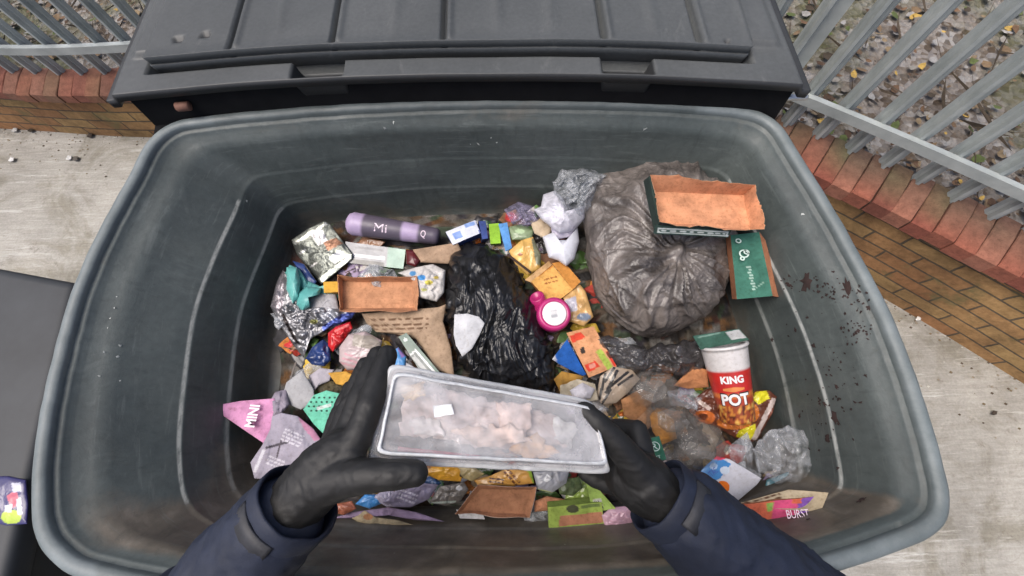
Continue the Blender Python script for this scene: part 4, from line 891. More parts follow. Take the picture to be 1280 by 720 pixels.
# ------------------------------------------------------------ grey bag with cartons resting on it
def greybag():
    c = U(816, 316, .205); V, F = [], []
    bm = bmesh.new(); bmesh.ops.create_icosphere(bm, subdivisions=7, radius=1)
    poly = [(719, 300), (722, 262), (738, 228), (762, 206), (792, 193), (828, 191), (862, 198), (884, 216), (908, 250), (918, 300), (914, 352), (902, 388), (872, 414), (828, 431), (796, 429), (766, 412), (744, 384), (726, 346)]
    kn = Vector((.12, -.22, .95)).normalized()             # where the folds gather
    Bp = [(U(x, y, .205)-c).to_2d() for x, y in poly]; angs = [math.atan2(b.y, b.x) for b in Bp]
    order = sorted(range(len(Bp)), key=lambda i: angs[i]); A_ = [angs[i] for i in order]; Rr = [Bp[i].length for i in order]
    A_ = [A_[-1]-2*math.pi]+A_+[A_[0]+2*math.pi]; Rr = [Rr[-1]]+Rr+[Rr[0]]
    for v in bm.verts:
        p = v.co.normalized(); az = math.atan2(p.y, p.x); R = float(np.interp(az, A_, Rr))*.93
        ax = kn.cross(p); t = math.atan2((p-kn*p.dot(kn)).dot(Vector((0, 1, 0))), (p-kn*p.dot(kn)).dot(Vector((1, 0, 0)))); dk = math.acos(max(-1, min(1, p.dot(kn))))
        wr = N(p.x*1.5, p.y*1.5, p.z*1.5+4)
        cre = lambda x, y, z: (1-abs(N(x, y, z))*1.6)**4 if abs(N(x, y, z)) < .6 else 0
        fold = (cre(t*2.2+wr*1.5, dk*.45+wr*.8, 3)+.55*cre(t*4.6+wr*2, dk*.6+wr, 8)+.25*cre(t*9+wr*2, dk*.9, 5))*(1-math.exp(-(dk/.22)**2))*math.exp(-((dk)/1.25)**2)
        cr = .55*cre(p.x*1.0+wr*1.5, p.y*.8+wr, p.z*1.0+8)+.30*cre(p.x*2.1-wr, p.y*1.5+wr*1.5, p.z*1.6+2)+.05*N(p.x*13, p.y*10, p.z*11)
        big = N(p.x*1.6+3, p.y*1.6, p.z*1.6)
        fl = min(1, max(.15, p.z*1.6+.3))
        s = 1+.085*fold*fl+.055*cr*fl+.11*big-.03-.16*math.exp(-(dk/.30)**2)+.15*math.exp(-(dk/.10)**2)
        v.co = Vector((p.x*R*s, p.y*R*s, p.z*(.112 if p.z > 0 else .075)*(s**1.8)))+c
    o = bmobj('rubbish_bag', bm, M_bagg, None, True)
    return tagit(o, 'big swollen grey translucent rubbish bag against the back right of the bin', 'bin bag')
greybag()
ct = tray('cardboard_tray', 'open dark green carton with bare brown inside lying on the grey bag', 'carton', [(813, 219, .010), (946, 229, .020), (955, 289, .030), (824, 279, .020)], [(819, 240, .048), (930, 243, .058), (937, 287, .058), (826, 278, .048)], (214, 152, 112), (50, 78, 66), torn=.006, res=24)
slabbox('carton_panel', None, None, [(819, 281, .03), (914, 288, .04), (910, 297, .05), (817, 292, .045)], .003, (40, 62, 56), (40, 60, 54), prints=[(strip_px(822, 287.5, 910, 292.5, 6.5), (190, 198, 196)), (strip_px(824, 288, 908, 292.5, 3.6), (70, 88, 84))]+lines(826, 288, 906, 292.3, 1, 3, 2.0, (180, 188, 186), 9, 5), res=60, parent=ct, mat=M_card)
slabbox('carton_panel', None, None, [(806, 226, .05), (813, 220, .014), (825, 279, .024), (820, 292, .06)], .003, (52, 78, 66), (40, 60, 54), res=8, parent=ct)
gc = slabbox('printed_carton', 'flattened teal green carton with white print between the grey bag and the right wall', 'carton', [(913, 294, .095), (949, 290, .085), (966, 370, .125), (921, 374, .135)], .030, (60, 116, 98), (178, 118, 82), res=46, prints=[(strip_px(933+.9*k+(k % 2)*1.5, 334+k*3.4, 939+.9*k-(k % 3), 334.5+k*3.4, 1.7), (176, 204, 190)) for k in range(9)]+[(strip_px(945, 360, 956, 352, 1.5), (140, 178, 160))])
slabbox('brown_edge', None, None, [(949, 290, .086), (956, 300, .10), (978, 372, .145), (966, 370, .126)], .004, (176, 118, 84), (150, 98, 68), res=8, parent=gc)
def ringmark(cx, cy, r, drop, parent, mat, r2=.55):
    c = U(cx, cy, drop); M = Matrix.Translation(c+Vector((0, 0, .0035))); V, F = [], []
    for k in range(20):
        a = 6.283*k/20
        for q in (r, r*r2): V.append(M @ Vector((q*math.cos(a), q*math.sin(a)*.9, 0)))
    for k in range(20): F.append((2*k, 2*k+1, (2*k+3) % 40, (2*k+2) % 40))
    return mesh('printed_mark', V, F, mat, parent, smooth=False)
ringmark(922, 302, .006, .094, gc, M_greenink); ringmark(929, 318, .010, .099, gc, M_greenink, .7); ringmark(932, 316, .006, .099, gc, M_greenink, .5); ringmark(927, 324, .005, .10, gc, M_greenink, .4)
# ------------------------------------------------------------ noodle pot
pot = empty('noodle_pot', U(910, 475, .24), 'red and white paper noodle pot reading KING POT, lying on a snack bag', 'noodle pot')
a, b = U(904, 430, .165), U(922, 525, .215); L_ = (b-a).length; ra, rb = .0435, .0325
def potc(r, z, an):
    t = z/L_
    if t < .30: return alb((214, 210, 208))
    if t < .60: return alb((196, 44, 40))
    if t < .66: return alb((214, 120, 60))
    an_ = (an*2.2) % 6.283
    g = N(an*5, t*16, 2)
    if t > .74 and g > .12: return alb((214, 140, 62) if g < .3 else (226, 182, 96))
    if t > .74 and g < -.25: return alb((92, 40, 28))
    return alb((176, 66, 42) if t < .76 else (158, 76, 46))
prof = [(ra-.006, .002), (ra-.002, -.001), (ra+.002, .0), (ra+.003, .003), (ra+.001, .006)]+[(ra+(rb-ra)*k/30, .006+(L_-.008)*k/30) for k in range(31)]+[(rb-.003, L_), (rb-.004, L_-.004)]
MP = frame(a, b); Vv, Ff, Cc = lathe(prof, MP, 64, potc)
Ff = Ff[:-2]+[Ff[-1]]                                    # the mouth stays open
pb = fixn(mesh('pot_body', Vv, Ff, M_gloss, pot, cols=Cc))
sld = pb.modifiers.new('wall', 'SOLIDIFY'); sld.thickness = .0012; sld.offset = -1
cdir = MP.to_3x3().inverted() @ (Vector(CAMP)-(a+b)/2); pa0 = math.atan2(cdir.y, cdir.x)
def potwrap(t0, lift=.0010, side=.10):
    def f(q):
        z = t0*L_-q.y; r = ra+(rb-ra)*z/L_+lift; an = pa0-side-q.x/r
        return MP @ Vector((r*math.cos(an), r*math.sin(an), z))
    return f
lettering('lettering', 'KING', None, .043, pot, M_white, wrap=potwrap(.41), height=.0155, bold=.045)
lettering('lettering_outline', 'POT', None, .056, pot, M_ink, wrap=potwrap(.665, .0008), height=.028, bold=.07)
lettering('lettering', 'POT', None, .052, pot, M_white, wrap=potwrap(.665, .0016), height=.0235, bold=.04)
def mark(t0, w_, h_, mat, side=.1):
    V, F = [], []; f = potwrap(t0, .0007, side)
    for k in range(13):
        for q in (-h_/2, h_/2): V.append(f(Vector((w_*(k/12-.5), q*(1-.6*abs(k/6-1)), 0))))
    for k in range(12): F.append((2*k, 2*k+1, 2*k+3, 2*k+2))
    mesh('printed_mark', V, F, mat, pot, smooth=False)
mark(.535, .040, .010, plain('orange_ink', (.62, .22, .06), .5))
slabbox('green_card', 'dark green card with a pale sticker lying over the mouth of the noodle pot', 'card', [(866, 420, .15), (924, 411, .14), (937, 425, .15), (876, 437, .158)], .003, (56, 96, 82), (40, 60, 54), prints=[([(906, 415), (924, 412), (934, 422), (914, 425)], (190, 192, 192)), (strip_px(872, 422, 900, 416, 2), (110, 140, 128))], res=30)
blob('snack_bag', 'shiny brown snack bag with orange pictures and yellow corners under the noodle pot', 'snack bag', [(861, 514, 0), (868, 498, -.01), (884, 486, -.01), (902, 484, -.01), (936, 492, 0), (944, 488, -.01), (962, 488, -.015), (971, 496, -.01), (966, 516, -.005), (948, 548, .005), (940, 553, .01), (920, 548, .01), (896, 534, .01), (876, 528, .01)], .235, H=.020, crump=.016, fr=16, mat=M_gloss, col=(104, 58, 42), mottle=.5, rings=44, segs=190, facet=.3, prints=[(('e', 880, 522, 14, 9), (206, 112, 54)), (('e', 878, 521, 7, 4), (112, 60, 40)), (('e', 918, 528, 22, 9), (214, 124, 56)), (('e', 940, 516, 9, 12), (206, 120, 50)), ([(944, 490), (958, 488), (962, 498), (948, 506), (942, 500)], (222, 214, 40)), ([(924, 538), (944, 530), (946, 542), (938, 550), (920, 546)], (216, 208, 38)), (strip_px(968, 498, 942, 550, 6), (206, 190, 184)), (strip_px(888, 488, 902, 508, 5), (150, 120, 112)), (strip_px(872, 500, 888, 512, 5), (190, 170, 160))])
# ------------------------------------------------------------ clear cups and films, lower right
for i, (lab, pl, dr, H_) in enumerate((('crushed clear plastic cup nearest to the zebra striped label', [(778, 476), (804, 462), (838, 466), (850, 482), (846, 506), (820, 516), (796, 506), (782, 492)], .195, .045), ('crushed clear plastic cup in the middle of the cluster of cups', [(806, 506), (840, 496), (868, 508), (876, 534), (856, 552), (828, 552), (808, 536)], .20, .045), ('crushed clear plastic cup touching the brown snack bag', [(840, 530), (872, 518), (900, 534), (912, 560), (896, 584), (864, 590), (842, 574), (834, 552)], .20, .045), ('cloudy flattened plastic cup lying lowest in the cluster of cups', [(802, 556), (836, 548), (866, 566), (872, 592), (846, 606), (822, 602), (806, 584)], .215, .03))):
    t_ = empty('plastic_cup', U(pl[0][0]+20, pl[0][1]+20, .24), lab, 'cup', 'crushed clear plastic cups'); o = blob('cup_wall', None, None, pl, dr, H=H_, crump=.012, fr=11, mat=M_tub, rings=30, segs=130, parent=t_, wob=3, pw=3.5, seed=30+i*4, base=.245)
    q = [(pl[k][0]*.55+.45*(sum(p[0] for p in pl)/len(pl)), pl[k][1]*.55+.45*(sum(p[1] for p in pl)/len(pl))) for k in range(len(pl))]
    blob('cup_base', None, None, q, dr-H_*.7, H=.004, crump=.006, fr=10, mat=M_tub, rings=10, segs=60, parent=t_, seed=50+i)
blob('plastic_bag', 'crinkled clear plastic bag beside the ridge of the right wall', 'plastic bag', [(942, 560, 0), (958, 540, -.01), (986, 532, -.01), (1014, 544, -.01), (1041, 570, 0), (1030, 592, 0), (1004, 606, .01), (970, 604, .01), (948, 590, .01)], .19, H=.016, crump=.017, fr=11, facet=.6, mat=M_film, rings=40, segs=170, wob=4, base=.25)
blob('ridged_cover', 'flat clear plastic cover with ridges left of the crinkled clear bag', 'lid', [(908, 560), (934, 540), (948, 574), (952, 596), (924, 600)], .215, H=.012, crump=.010, fr=12, mat=M_film, rings=20, segs=90, stretch=(3, .5))
blob('wrapper', 'faint turquoise plastic sheet below the crinkled clear bag', 'wrapper', [(958, 600), (984, 590), (1016, 594), (1012, 610), (980, 616), (956, 612)], .225, H=.006, crump=.006, mat=M_gloss, col=(92, 138, 148), rings=10, segs=50)
rc = slabbox('recycling_card', 'small green card with a white recycling mark above the right sleeve', 'card', [(805, 550, .165), (824, 545, .165), (833, 574, .17), (814, 580, .17)], .003, (52, 112, 88), (120, 120, 110), res=8)
lettering('lettering', 'R', quadM((818, 558), (826, 556), (816, 550), .1665, .002), .009, rc, M_greenink, height=.011)
ringmark(818, 558, .0095, .166, rc, M_greenink, .85)
lettering('lettering', 'IT', quadM((823, 571), (830, 569), (821, 563), .169, .002), .008, rc, M_greenink, height=.005)
blob('bread_crust', 'small crumbly whitish crust of bread below the small recycling card', 'bread crust', [(822, 580), (832, 575), (844, 584), (847, 594), (838, 600), (828, 590)], .165, H=.010, crump=.008, fr=30, mat=M_card, col=(206, 188, 178), rings=10, segs=44)
wp = blob('flat_pack', 'flat white pack with blue lettering and an orange dot beside the right sleeve', 'pack', [(862, 606, 0), (880, 584, -.004), (896, 570, -.006), (912, 574, -.004), (952, 598, 0), (946, 606, .002), (920, 628, .008), (900, 626, .01)], .19, H=.006, crump=.003, fr=5, mat=M_gloss, col=(214, 214, 222), rings=40, segs=150, prints=[([(870, 596), (884, 576), (900, 572), (914, 580), (900, 598), (884, 606)], (72, 142, 206)), (('e', 906, 588, 6, 5), (214, 226, 240)), (('e', 892, 583, 5, 4), (180, 206, 236)), (('e', 899, 571, 9, 4), (222, 60, 84)), (('e', 868, 604, 6, 5), (222, 50, 90)), (('e', 903, 609, 9, 8), (240, 124, 40))])
lettering('lettering', 'CONTAC', quadM((886, 594), (900, 581), (878, 584), .180, .004), .036, wp, plain('deep_blue_ink', (.05, .09, .35), .5), height=.011)
sl = empty('printed_sleeve', U(970, 632, .23), 'orange, pink and purple cardboard snack sleeve near the right front corner of the bin', 'carton')
slabbox('sleeve_top', None, None, [(914, 632, .11), (986, 612, .10), (1036, 616, .085), (1026, 640, .10)], .003, (186, 170, 142), (150, 130, 100), prints=[(lines(930, 628, 960, 618, 1, 3, 4, (80, 56, 40), 4, 5))[0]]+lines(930, 630, 976, 617, 2, 5, 3, (96, 66, 46), 4, 6), res=40, parent=sl)
slabbox('sleeve_front', None, None, [(914, 632, .108), (1018, 621, .092), (1025, 650, .105), (942, 653, .120)], .004, (226, 116, 84), (150, 90, 60), prints=[([(968, 626), (1000, 622), (1004, 653), (964, 654)], (222, 84, 132)), ([(995, 621), (1020, 620), (1027, 654), (1001, 654)], (140, 92, 186)), ([(958, 629), (968, 628), (966, 638), (960, 640)], (150, 190, 90)), (strip_px(990, 626, 1002, 625, 7), (228, 110, 80))], res=50, parent=sl)
lettering('lettering', 'BURST', quadM((993, 641), (1010, 640), (993, 631), .100, .009), .036, sl, M_pink2, height=.0125)
# ------------------------------------------------------------ lower left: pink and grey papers
pk = blob('pennant_card', 'pointed pink triangle of card with white capitals at the left of the pile', 'card', [(262, 508, .0), (302, 501, 0), (343, 498, 0), (347, 512, .004), (340, 532, .006), (334, 557, .01), (300, 534, .006)], .19, H=.002, crump=.002, fr=4, mat=M_card, col=(212, 148, 188), rings=14, segs=60)
lettering('lettering', 'MINI', quadM((317, 520), (322, 502), (300, 516), .187, .0045), .043, pk, M_pink2, height=.021, bold=.03)
gp = blob('printed_wrapper', 'pale grey wrapper with dark and white print below the pink triangle', 'wrapper', [(340, 520, 0), (352, 516, -.01), (372, 520, -.01), (392, 536, 0), (403, 552, 0), (398, 570, .0), (372, 592, .01), (340, 600, .01), (318, 598, .01), (313, 578, .005), (328, 556, .0), (338, 536, 0)], .195, H=.012, crump=.007, fr=9, mat=M_paper, col=(160, 154, 168), rings=34, segs=140, prints=[(strip_px(332, 560, 362, 552, 3), (70, 64, 74)), (strip_px(346, 572, 352, 548, 2), (80, 72, 80)), (strip_px(318, 590, 330, 562, 4), (206, 204, 212))]+lines(356, 536, 380, 546, 4, 4.5, 2.4, (208, 204, 214), 3, 4)+lines(336, 570, 356, 578, 3, 4.5, 2.4, (208, 204, 214), 3, 9)+[(strip_px(318, 590, 330, 562, 4), (206, 204, 212)), ([(372, 520), (392, 534), (402, 548), (394, 552), (380, 536)], (190, 130, 160))])
blob('paper_sheet', 'torn plain light grey paper sheet standing above the pink triangle', 'paper', [(352, 498, 0), (358, 478, -.005), (378, 463, -.008), (392, 486, -.002), (394, 502, 0), (376, 512, .005), (362, 506, .004)], .20, H=.006, crump=.004, fr=5, mat=M_paper, col=(168, 168, 170), rings=16, segs=64)
blob('paper_sheet', 'limp light grey paper strip reaching up to the blue wrapper', 'paper', [(386, 470, 0), (400, 460, 0), (418, 462, 0), (412, 476, 0), (398, 482, 0), (392, 490, .004)], .205, H=.006, crump=.006, mat=M_paper, col=(178, 172, 180), rings=10, segs=48)
blob('paper_sheet', 'wrinkled grey purple paper between the pink triangle and the grey sheet', 'paper', [(338, 500, 0), (344, 490, 0), (358, 486, 0), (362, 506, 0), (350, 520, 0), (340, 530, .004)], .198, H=.010, crump=.012, fr=18, mat=M_paper, col=(142, 134, 148), rings=14, segs=60)
blob('cord', 'short grey loop of string standing up above the grey sheet', 'string', strip_px(360, 484, 370, 452, 2.4), .20, H=.002, crump=.001, mat=M_card, col=(120, 112, 106), rings=4, segs=30)
mn = blob('produce_net', 'mint green perforated plastic net beside the left gloved fingers', 'net', [(379, 512, 0), (392, 494, -.005), (408, 488, -.01), (434, 494, -.008), (435, 508, 0), (424, 530, .005), (408, 546, .008), (392, 530, .006)], .19, H=.006, crump=.003, fr=6, mat=M_card, col=(112, 202, 172), rings=44, segs=170, prints=[(('e', 386+(k % 7)*6.5+(k//7 % 2)*3, 497+(k//7)*5.5, 1.5, 1.3), (38, 70, 58)) for k in range(28)]+[(strip_px(396, 511, 414, 506, 4), (206, 224, 218))])
blob('yellow_card', 'mustard yellow card strip between the left gloved fingers and the grey strip', 'card', [(410, 466, 0), (432, 464, 0), (445, 470, 0), (440, 484, .004), (420, 480, .004)], .198, H=.004, crump=.004, mat=M_card, col=(214, 162, 66), rings=10, segs=44)
blob('food_scrap', 'dark olive food remains just above the mint green net', 'food scrap', [(394, 486, 0), (410, 474, 0), (436, 480, 0), (440, 492, 0), (418, 496, 0), (400, 494, 0)], .215, H=.012, crump=.010, fr=22, mat=M_bed, col=(78, 68, 40), rings=12, segs=50, mottle=.5)
# ------------------------------------------------------------ front edge of the pile
F_ = [
 ('wrapper', 'lilac and white printed wrapper just right of the left gloved thumb', 'wrapper', [(478, 628, 0), (500, 608, -.01), (530, 604, -.01), (548, 606, 0), (536, 624, .004), (514, 634, .006), (492, 634, .006)], .205, (146, 138, 160), M_gloss, lines(500, 612, 522, 620, 3, 5, 2.5, (206, 200, 214), 4, 4)),
 ('wrapper', 'crumpled white and lilac wrapper below the left gloved thumb', 'wrapper', [(464, 622, 0), (484, 610, 0), (500, 618, 0), (506, 632, 0), (484, 634, 0)], .212, (190, 182, 200), M_gloss, ()),
 ('ribbon', 'long thin lilac paper strip lying at the very front of the pile', 'paper strip', [(414, 648, 0), (440, 640, 0), (486, 634, 0), (520, 640, 0), (556, 652, 0), (518, 650, .002), (480, 642, .002), (440, 648, .002)], .235, (168, 146, 176), M_paper, ()),
 ('wrapper', 'shiny sky blue wrapper beneath the left glove', 'wrapper', [(444, 630, 0), (456, 618, 0), (478, 618, 0), (480, 628, 0), (462, 636, 0)], .215, (80, 154, 222), M_gloss, ()),
 ('wrapper', 'navy blue wrapper edge under the left gloved thumb', 'wrapper', [(526, 600, 0), (540, 594, 0), (552, 604, 0), (540, 612, 0)], .215, (56, 86, 130), M_gloss, ()),
 ('wrapper', 'salmon and brown wrapper end beneath the left glove', 'wrapper', [(412, 640, 0), (418, 630, 0), (440, 626, 0), (446, 636, 0), (430, 644, 0)], .222, (186, 112, 84), M_gloss, ()),
 ('bread_crust', 'flaky beige crust lying in front of the long lilac strip', 'bread crust', [(440, 648, 0), (456, 638, 0), (468, 646, 0), (498, 650, 0), (517, 656, 0), (496, 662, .004), (468, 660, .004), (450, 654, 0)], .232, (196, 178, 142), M_card, [(('e', 460, 646, 6, 4), (196, 140, 96))]),
 ('snack_wrapper', 'bright yellow orange snack wrapper under the middle of the clear container', 'wrapper', [(528, 582, 0), (544, 572, -.01), (562, 578, -.008), (580, 590, 0), (576, 602, .004), (548, 600, .006), (530, 592, 0)], .20, (226, 164, 52), M_gloss, [(('e', 552, 588, 7, 5), (240, 180, 60)), (('e', 536, 582, 4, 4), (160, 110, 70))]),
 ('wrapper', 'dull olive and beige wrapper below the clear container', 'wrapper', [(562, 576, 0), (590, 582, -.006), (606, 592, 0), (590, 602, .004), (574, 596, 0)], .202, (182, 164, 118), M_gloss, [(strip_px(561, 578, 578, 598, 2.5), (60, 50, 36))]),
 ('snack_wrapper', 'orange snack wrapper with dark print behind the shallow brown tray', 'wrapper', [(592, 600, 0), (614, 594, 0), (632, 586, -.008), (664, 588, -.006), (668, 604, 0), (640, 608, .004), (600, 610, 0)], .21, (206, 154, 78), M_gloss, lines(612, 598, 630, 600, 2, 4, 2.5, (90, 60, 50), 3, 4)+lines(634, 586, 650, 604, 2, 5, 3, (110, 66, 40), 3, 7)+[(strip_px(662, 588, 670, 604, 6), (150, 180, 60))]),
 ('wrapper', 'dark grey wrapper with a pale mark left of the shallow brown tray', 'wrapper', [(536, 628, 0), (550, 608, -.008), (580, 602, -.004), (586, 612, 0), (574, 628, .004), (556, 632, 0)], .215, (112, 106, 100), M_gloss, [(('e', 574, 610, 4, 3), (206, 206, 206)), (strip_px(536, 629, 570, 627, 2.5), (170, 180, 170))]),
 ('clear_sheet', 'grey glossy plastic sheet with a white recycling triangle below the clear container', 'plastic sheet', [(666, 590, 0), (690, 588, -.006), (712, 588, 0), (708, 604, .002), (690, 616, .006), (672, 612, .004)], .205, (150, 152, 160), M_gloss, [([(679, 601), (684, 592), (690, 598), (684, 603)], (222, 224, 228)), ([(682, 599), (684, 595), (687, 598)], (150, 152, 160)), (strip_px(672, 612, 694, 618, 3), (178, 190, 120))]),
 ('cucumber_slice', 'dark green speckled vegetable peel beside the green triangle', 'vegetable peel', [(696, 606, 0), (708, 598, 0), (724, 596, 0), (728, 610, 0), (716, 620, 0), (700, 618, 0)], .215, (84, 100, 60), M_bed, [(('e', 704, 610, 3, 4), (150, 160, 140)), (('e', 716, 606, 3, 4), (60, 80, 44))]),
 ('card_piece', 'small tan cardboard bar between the shallow brown tray and the lime green carton', 'card', [(668, 626, 0), (684, 620, 0), (706, 624, 0), (704, 634, 0), (688, 638, 0), (668, 640, 0)], .228, (186, 128, 94), M_card, ()),
 ('wrapper', 'crumpled pinkish lilac wrapper against the right cuff', 'wrapper', [(752, 644, 0), (764, 634, 0), (786, 632, 0), (796, 646, 0), (784, 660, .004), (756, 658, .004)], .212, (190, 152, 168), M_gloss, ()),
]
for nm, lab, cat, pl, dr, c, mt, pr in F_:
    blob(nm, lab, cat, pl, dr-.018, H=.008, crump=.007, fr=14, mat=mt, col=c, prints=pr, rings=22, segs=90, mottle=.25)
tray('cardboard_tray', 'shallow brown cardboard tray lying at the front of the pile', 'tray', [(596, 609, .175), (668, 609, .178), (663, 646, .195), (570, 641, .193)], [(600, 612, .187), (662, 612, .189), (656, 642, .203), (578, 638, .202)], (166, 116, 84), (150, 142, 136), torn=.002)
slabbox('paper_scrap', 'small white paper corner under the front edge of the shallow brown tray', 'paper', [(570, 637, .222), (604, 643, .222), (606, 649, .226), (575, 648, .226)], .002, (214, 214, 216), (190, 190, 190), res=8)
slabbox('green_carton', 'long lime green carton with a tan panel at the front of the pile', 'carton', [(685, 634, .185), (752, 628, .185), (755, 655, .200), (686, 660, .202)], .018, (158, 182, 84), (120, 140, 60), prints=[([(700, 645), (752, 640), (754, 653), (698, 658)], (186, 128, 98)), (('e', 716, 636, 8, 5), (70, 74, 50)), (strip_px(726, 634, 750, 631, 4), (110, 130, 70))], res=40)
tg = slabbox('green_triangle', 'upright pale green triangular card with a barcode left of the right cuff', 'card', [(731, 597, .165), (734, 596, .165), (770, 636, .19), (741, 640, .20)], .004, (160, 190, 96), (120, 140, 70), res=24, prints=[([(741, 624), (751, 622), (754, 636), (744, 638)], (206, 206, 200))]+[(strip_px(743+k*2.4, 626, 746+k*2.4, 635, 1.1), (60, 60, 60)) for k in range(4)])
blob('paper_sheet', 'mottled green leaflet behind the green triangle', 'leaflet', [(710, 606, 0), (722, 596, 0), (738, 602, 0), (742, 630, .004), (720, 630, .004), (706, 624, 0)], .212, H=.008, crump=.006, fr=14, mat=M_gloss, col=(128, 150, 70), rings=16, segs=60, mottle=.6)
# packet on the neighbouring bin and litter on the ground
pc = blob('sweet_packet', 'purple sweet packet with a lime patch lying on the closed dark bin', 'packet', [(-22, 596), (10, 595), (33, 600), (36, 630), (34, 655), (8, 657), (-22, 650)], .10, H=.010, crump=.004, fr=6, mat=M_gloss, col=(52, 46, 104), rings=24, segs=110, prints=[(('e', 14, 646, 13, 9), (190, 214, 60)), ([(8, 620), (20, 612), (26, 630), (14, 636)], (196, 90, 110)), ([(14, 604), (26, 603), (26, 614), (16, 616)], (200, 200, 214)), ([(20, 624), (26, 622), (28, 642), (22, 644)], (220, 220, 230)), ([(6, 632), (16, 630), (14, 640), (6, 640)], (230, 230, 236))])
for x, y, c, lab in ((14, 199, (225, 225, 222), 'small bright white litter flake on the pavement nearest to the closed dark bin'), (86, 197, (220, 220, 218), 'tiny white litter flake in the middle of the pavement at the left'), (18, 162, (205, 205, 200), 'tiny white flake at the foot of the wall at the far left'), (112, 169, (60, 50, 40), 'dark dead leaf at the foot of the wall behind the bin lid'), (38, 162, (70, 60, 46), 'dark speck of leaf at the foot of the wall between two white flakes'), (94, 198, (90, 84, 78), 'small grey speck of litter beside the middle white flake'), (1148, 398, (220, 218, 212), 'tiny white flake on the pavement at the right below the wall'), (1243, 516, (70, 60, 50), 'dark bit of leaf on the pavement at the far right')):
    blob('litter_flake', lab, 'litter', [(x-4, y+2), (x-1, y-3), (x+4, y-2), (x+3, y+2), (x-1, y+3)], 1.188, H=.004, crump=.003, mat=M_card, col=c, rings=4, segs=16)

# ------------------------------------------------------------ clear container held between the hands
TL, TR, BR, BL = (489, 457, -.135), (738, 502, -.085), (760, 590, -.085), (462, 576, -.135)
bt = empty('plastic_container', (U(*TL)+U(*BR))/2, 'long clear clouded plastic food container held between the two gloved hands', 'container')
def quadloop(ins, lift, n=28, rnd=.12):
    c = [U(*p) for p in (TL, TR, BR, BL)]; ctr = sum(c, Vector())/4; nz = (c[1]-c[0]).cross(c[3]-c[0]).normalized(); nz = nz if nz.z > 0 else -nz
    out = []
    e1 = (c[1]-c[0]).normalized(); e2 = nz.cross(e1)
    P = [q+((ctr-q).normalized()*0) for q in c]
    P = []
    for k in range(4):
        a, b, d_ = c[k-1], c[k], c[(k+1) % 4]; u1 = (a-b).normalized(); u2 = (d_-b).normalized(); P.append(b+(u1+u2)*ins+nz*lift)
    for k in range(4):
        a, b = P[k], P[(k+1) % 4]; d0 = P[k-1]
        for j in range(n):
            t = j/n; out.append(a.lerp(b, t))
    for _ in range(3): out = [(out[i-1]+out[i]*2+out[(i+1) % len(out)])/4 for i in range(len(out))]
    return out
def shell(name, specs, mat, cap=True, wob_=.0012, thick=.0007):
    V, F = [], []; n = None
    for ins, lift in specs:
        L = quadloop(ins, lift); n = len(L)
        for q in L: V.append(q+Vector((N(q.x*40, q.y*40, lift*50), N(q.x*40, q.y*40, 5), N(q.x*25, q.y*25, 9)))*wob_)
    for i in range(len(specs)-1):
        for k in range(n): F.append((i*n+k, i*n+(k+1) % n, (i+1)*n+(k+1) % n, (i+1)*n+k))
    if cap:
        b = len(V)-n; ctr = sum((Vector(v) for v in V[b:]), Vector())/n; m = 14
        for j in range(1, m):
            for k in range(n):
                q = Vector(V[b+k]).lerp(ctr, j/m); V.append(q+Vector((0, 0, .0030*N(q.x*14, q.y*34, 3))))
        for j in range(m-1):
            for k in range(n): F.append((b+j*n+k, b+j*n+(k+1) % n, b+(j+1)*n+(k+1) % n, b+(j+1)*n+k))
        F.append(tuple(b+(m-1)*n+k for k in range(n)))
    o = mesh(name, V, F, mat, bt); md = o.modifiers.new('w', 'SOLIDIFY'); md.thickness = thick; return fixn(o)
shell('container_base', [(-.002, .0), (.006, .001), (.007, -.004), (.010, -.010), (.014, -.052), (.020, -.056)], M_tray)
shell('container_lid', [(-.002, .002), (.004, .004), (.005, .003), (.0065, .006), (.0105, .034), (.0115, .0375), (.0135, .038), (.0145, .036), (.018, .036)], M_tray)
shell('lid_edge', [(.0098, .0335), (.0108, .0378), (.0138, .0388), (.0142, .0366)], film_mat('edge_plastic', (.75, .77, .79), .35, .7, .08, 30), cap=False)
shell('rim_bead', [(-.002, -.001), (-.003, .0012), (-.002, .0034), (.001, .0044), (.003, .003), (.0034, .001)], film_mat('frosted_bead', (.66, .67, .68), .30, .65, .12, 20), cap=False)
def inlay(name, pl, drop, col, mat=M_paper, H=.003, c=.003):
    blob(name, None, None, pl, drop, H=H, crump=c, fr=8, mat=mat, col=col, rings=16, segs=70, parent=bt, mottle=.6, wob=7 if c > .002 else 0)
inlay('paper_liner', [(506, 482, -.02), (560, 488, -.012), (690, 518, .012), (712, 556, .016), (640, 562, .004), (500, 544, -.02)], -.110, (226, 206, 200), H=.004, c=.007)
inlay('white_label', [(541, 507), (565, 505), (568, 518), (543, 522)], -.157, (240, 240, 242), c=.001, H=.001)
inlay('crumbs', [(500, 482), (530, 476), (534, 496), (506, 502)], -.148, (232, 196, 150)); inlay('crumbs', [(560, 536), (640, 532), (668, 550), (600, 560)], -.125, (236, 206, 190))
inlay('crumbs', [(618, 500), (666, 505), (658, 548), (630, 544)], -.118, (238, 208, 196)); inlay('crumbs', [(636, 560), (668, 540), (700, 566), (660, 576)], -.108, (236, 190, 150))
inlay('crumbs', [(510, 520), (548, 526), (556, 546), (512, 540)], -.130, (226, 216, 212)); inlay('crumbs', [(690, 520), (722, 530), (716, 560), (692, 552)], -.100, (214, 210, 208))
inlay('red_strip', strip_px(497, 561, 600, 572, 6), -.128, (170, 60, 84), mat=M_gloss, H=.001, c=.001)

